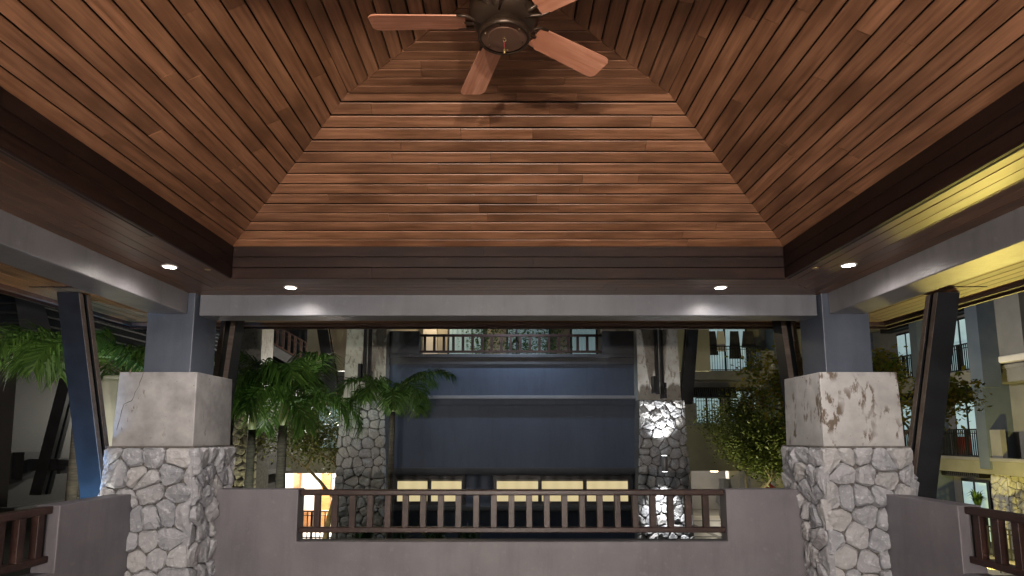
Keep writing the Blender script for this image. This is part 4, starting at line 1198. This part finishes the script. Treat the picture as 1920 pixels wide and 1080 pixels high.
def palm(x, y, zc, zb, L, n, label, seed, r=0.07, lean=(0, 0), tl=(-22, 34)):
    rg = random.Random(seed)
    t = empty('palm_tree', (x, y, zb), label, 'palm tree', 'palms in the courtyard')
    N = 14
    pts = [(x - lean[0] * (1 - i / N) ** 2, y - lean[1] * (1 - i / N), zb + (zc - 0.45 - zb) * i / N) for i in range(N + 1)]
    MB().tube(pts, [r * (1.25 - 0.35 * i / N) * (1.04 if i % 2 else 0.97) for i in range(N + 1)], 10).build('trunk', 'palm_trunk', t, True)
    MB().tube([(x, y, zc - 0.47), (x, y, zc - 0.3), (x, y, zc - 0.1), (x, y, zc + 0.02)], [r * 0.85, r * 0.95, r * 0.6, r * 0.3], 10).build('crown_shaft', 'palm_stem', t, True)
    for k in range(n):
        o = bpy.data.objects.new('frond', rg.choice(FM)); C.objects.link(o); o.parent = t
        o.location = Vector((x, y, zc - 0.12 + 0.1 * rg.random())) - t.location
        s = L * rg.uniform(0.85, 1.12)
        o.scale = (s, s, s)
        tilt = rg.uniform(*tl)
        o.rotation_euler = (rg.uniform(-.25, .25), R(tilt), 2 * math.pi * (k + rg.uniform(-.3, .3)) / n)
    return t
palm(-4.52, 10.6, 2.05, -2.8, 1.5, 11, 'left palm of the close pair behind the cracked pillar', 61, 0.075, tl=(-4, 44))
palm(-3.86, 10.3, 2.12, -2.8, 1.5, 11, 'right palm of the close pair behind the cracked pillar', 62, 0.08, tl=(-4, 44))
palm(-2.32, 12.0, 2.42, -2.8, 1.25, 10, 'slender palm with few drooping fronds before the blue wall', 63, 0.06, tl=(15, 52))
palm(-4.98, 6.95, 2.46, -2.8, 1.15, 13, 'palm at the far left behind the blue lit strut', 64, 0.06, tl=(20, 62))

# ------------------------------------------------------------------ broadleaf trees
def tree(base, h, spread, label, mat, seed, nleaf=5000, leaf=0.05, fork=0.35, r=0.09, levels=4, squash=0.8, bl=None, group='broadleaf trees in the courtyard'):
    rg = random.Random(seed)
    base = Vector(base)
    t = empty('tree', base, label, 'tree', group)
    tr = MB(); tips = []
    def grow(p, d, ln, rad, lev):
        pts = [p.copy()]; q = p.copy(); dd = d.copy()
        for i in range(4):
            dd = (dd + Vector((rg.uniform(-.3, .3), rg.uniform(-.3, .3), rg.uniform(-.08, .2)))).normalized()
            q = q + dd * ln / 4; pts.append(q.copy())
        tr.tube(pts, [rad * (1 - 0.1 * i) for i in range(5)], 7 if lev < 2 else 5, cap=False)
        if lev >= 2: tips.extend(pts[2:])
        if lev == levels: return
        for k in range(rg.choice((2, 3, 3))):
            a = rg.uniform(0, 6.28)
            nd = (dd * rg.uniform(0.5, 0.9) + Vector((math.cos(a), math.sin(a), rg.uniform(-.1, .4))) * rg.uniform(0.5, 0.9)).normalized()
            grow(q, nd, (h * bl if bl and lev == 0 else ln) * rg.uniform(0.62, 0.82), rad * 0.58, lev + 1)
    grow(base, Vector((rg.uniform(-.1, .1), 0, 1)), h * fork, r, 0)
    tr.build('trunk', 'bark', t, True)
    # rescale tips into the wanted crown width
    lv = MB()
    for k in range(nleaf):
        c = rg.choice(tips) + Vector((rg.gauss(0, 1), rg.gauss(0, 1), rg.gauss(0, 1) * squash)) * spread
        a = rg.uniform(0, 6.28); b = rg.uniform(-0.9, 0.9)
        d = Vector((math.cos(a) * math.cos(b), math.sin(a) * math.cos(b), math.sin(b)))
        s = d.cross(Vector((rg.uniform(-1, 1), rg.uniform(-1, 1), 1))).normalized()
        l = leaf * rg.uniform(0.6, 1.3)
        lv.raw([c, c + d * l * .5 + s * l * .28, c + d * l, c + d * l * .5 - s * l * .28], [(0, 1, 2, 3)])
    lv.build('crown', mat, t)
    return t
tree((7.45, 19, -2.8), 6.0, 0.26, 'round dark green tree right of the lit stone pier', 'leaf', 71, 26000, 0.10, 0.40, 0.10, bl=0.30)
tree((8.5, 18.2, -2.8), 5.8, 0.24, 'dark green tree half hidden by the stained pillar', 'leaf', 75, 16000, 0.10, 0.42, 0.09, bl=0.22)
tree((-5.15, 17, -2.8), 5.2, 0.22, 'small forked tree with yellow lit trunk over the bright lobby', 'leaf', 72, 9000, 0.09, 0.50, 0.11, bl=0.3)
tree((7.15, 11.8, -2.8), 6.6, 0.16, 'yellow green tree with drooping leaves behind the right strut', 'leaf_yellow', 73, 6000, 0.11, 0.62, 0.07, bl=0.17)
tree((6.25, 13.4, -2.8), 7.0, 0.17, 'yellow green tree left of the stained pillar', 'leaf_yellow', 74, 6000, 0.11, 0.60, 0.07, bl=0.14)
for k, x in enumerate((-3.0, -2.3, -1.5, -0.8)):
    tuft((x, 12.7, -1.1), 70, 0.8, ['leafy border plant below the left stone pier', 'leafy border plant below the slender palm', 'leafy border plant under the paired windows', 'leafy border plant right of the paired windows'][k])
for k, x in enumerate((-0.7, 0.3, 1.1)):
    t = empty('terrace_bush', (x, 16.6, 3.42), ['left bush on the roof terrace behind the railing', 'middle bush on the roof terrace behind the railing', 'right bush on the roof terrace behind the railing'][k], 'bush', 'bushes on the roof terrace')
    rg = random.Random(90 + k); lv = MB()
    for i in range(700):
        c = Vector((x, 16.6, 4.1)) + Vector((rg.gauss(0, .3), rg.gauss(0, .25), rg.gauss(0, .4)))
        a = rg.uniform(0, 6.28); b = rg.uniform(-1, 1)
        d = Vector((math.cos(a) * math.cos(b), math.sin(a) * math.cos(b), math.sin(b))); s_ = d.cross(Vector((0.3, 0.2, 1))).normalized()
        lv.raw([c, c + d * .05 + s_ * .025, c + d * .1, c + d * .05 - s_ * .025], [(0, 1, 2, 3)])
    lv.build('leaves', 'palm_leaf', t)
    MB().tube([(x, 16.6, 3.42), (x, 16.6, 4.2)], 0.03, 6).build('stem', 'bark', t)
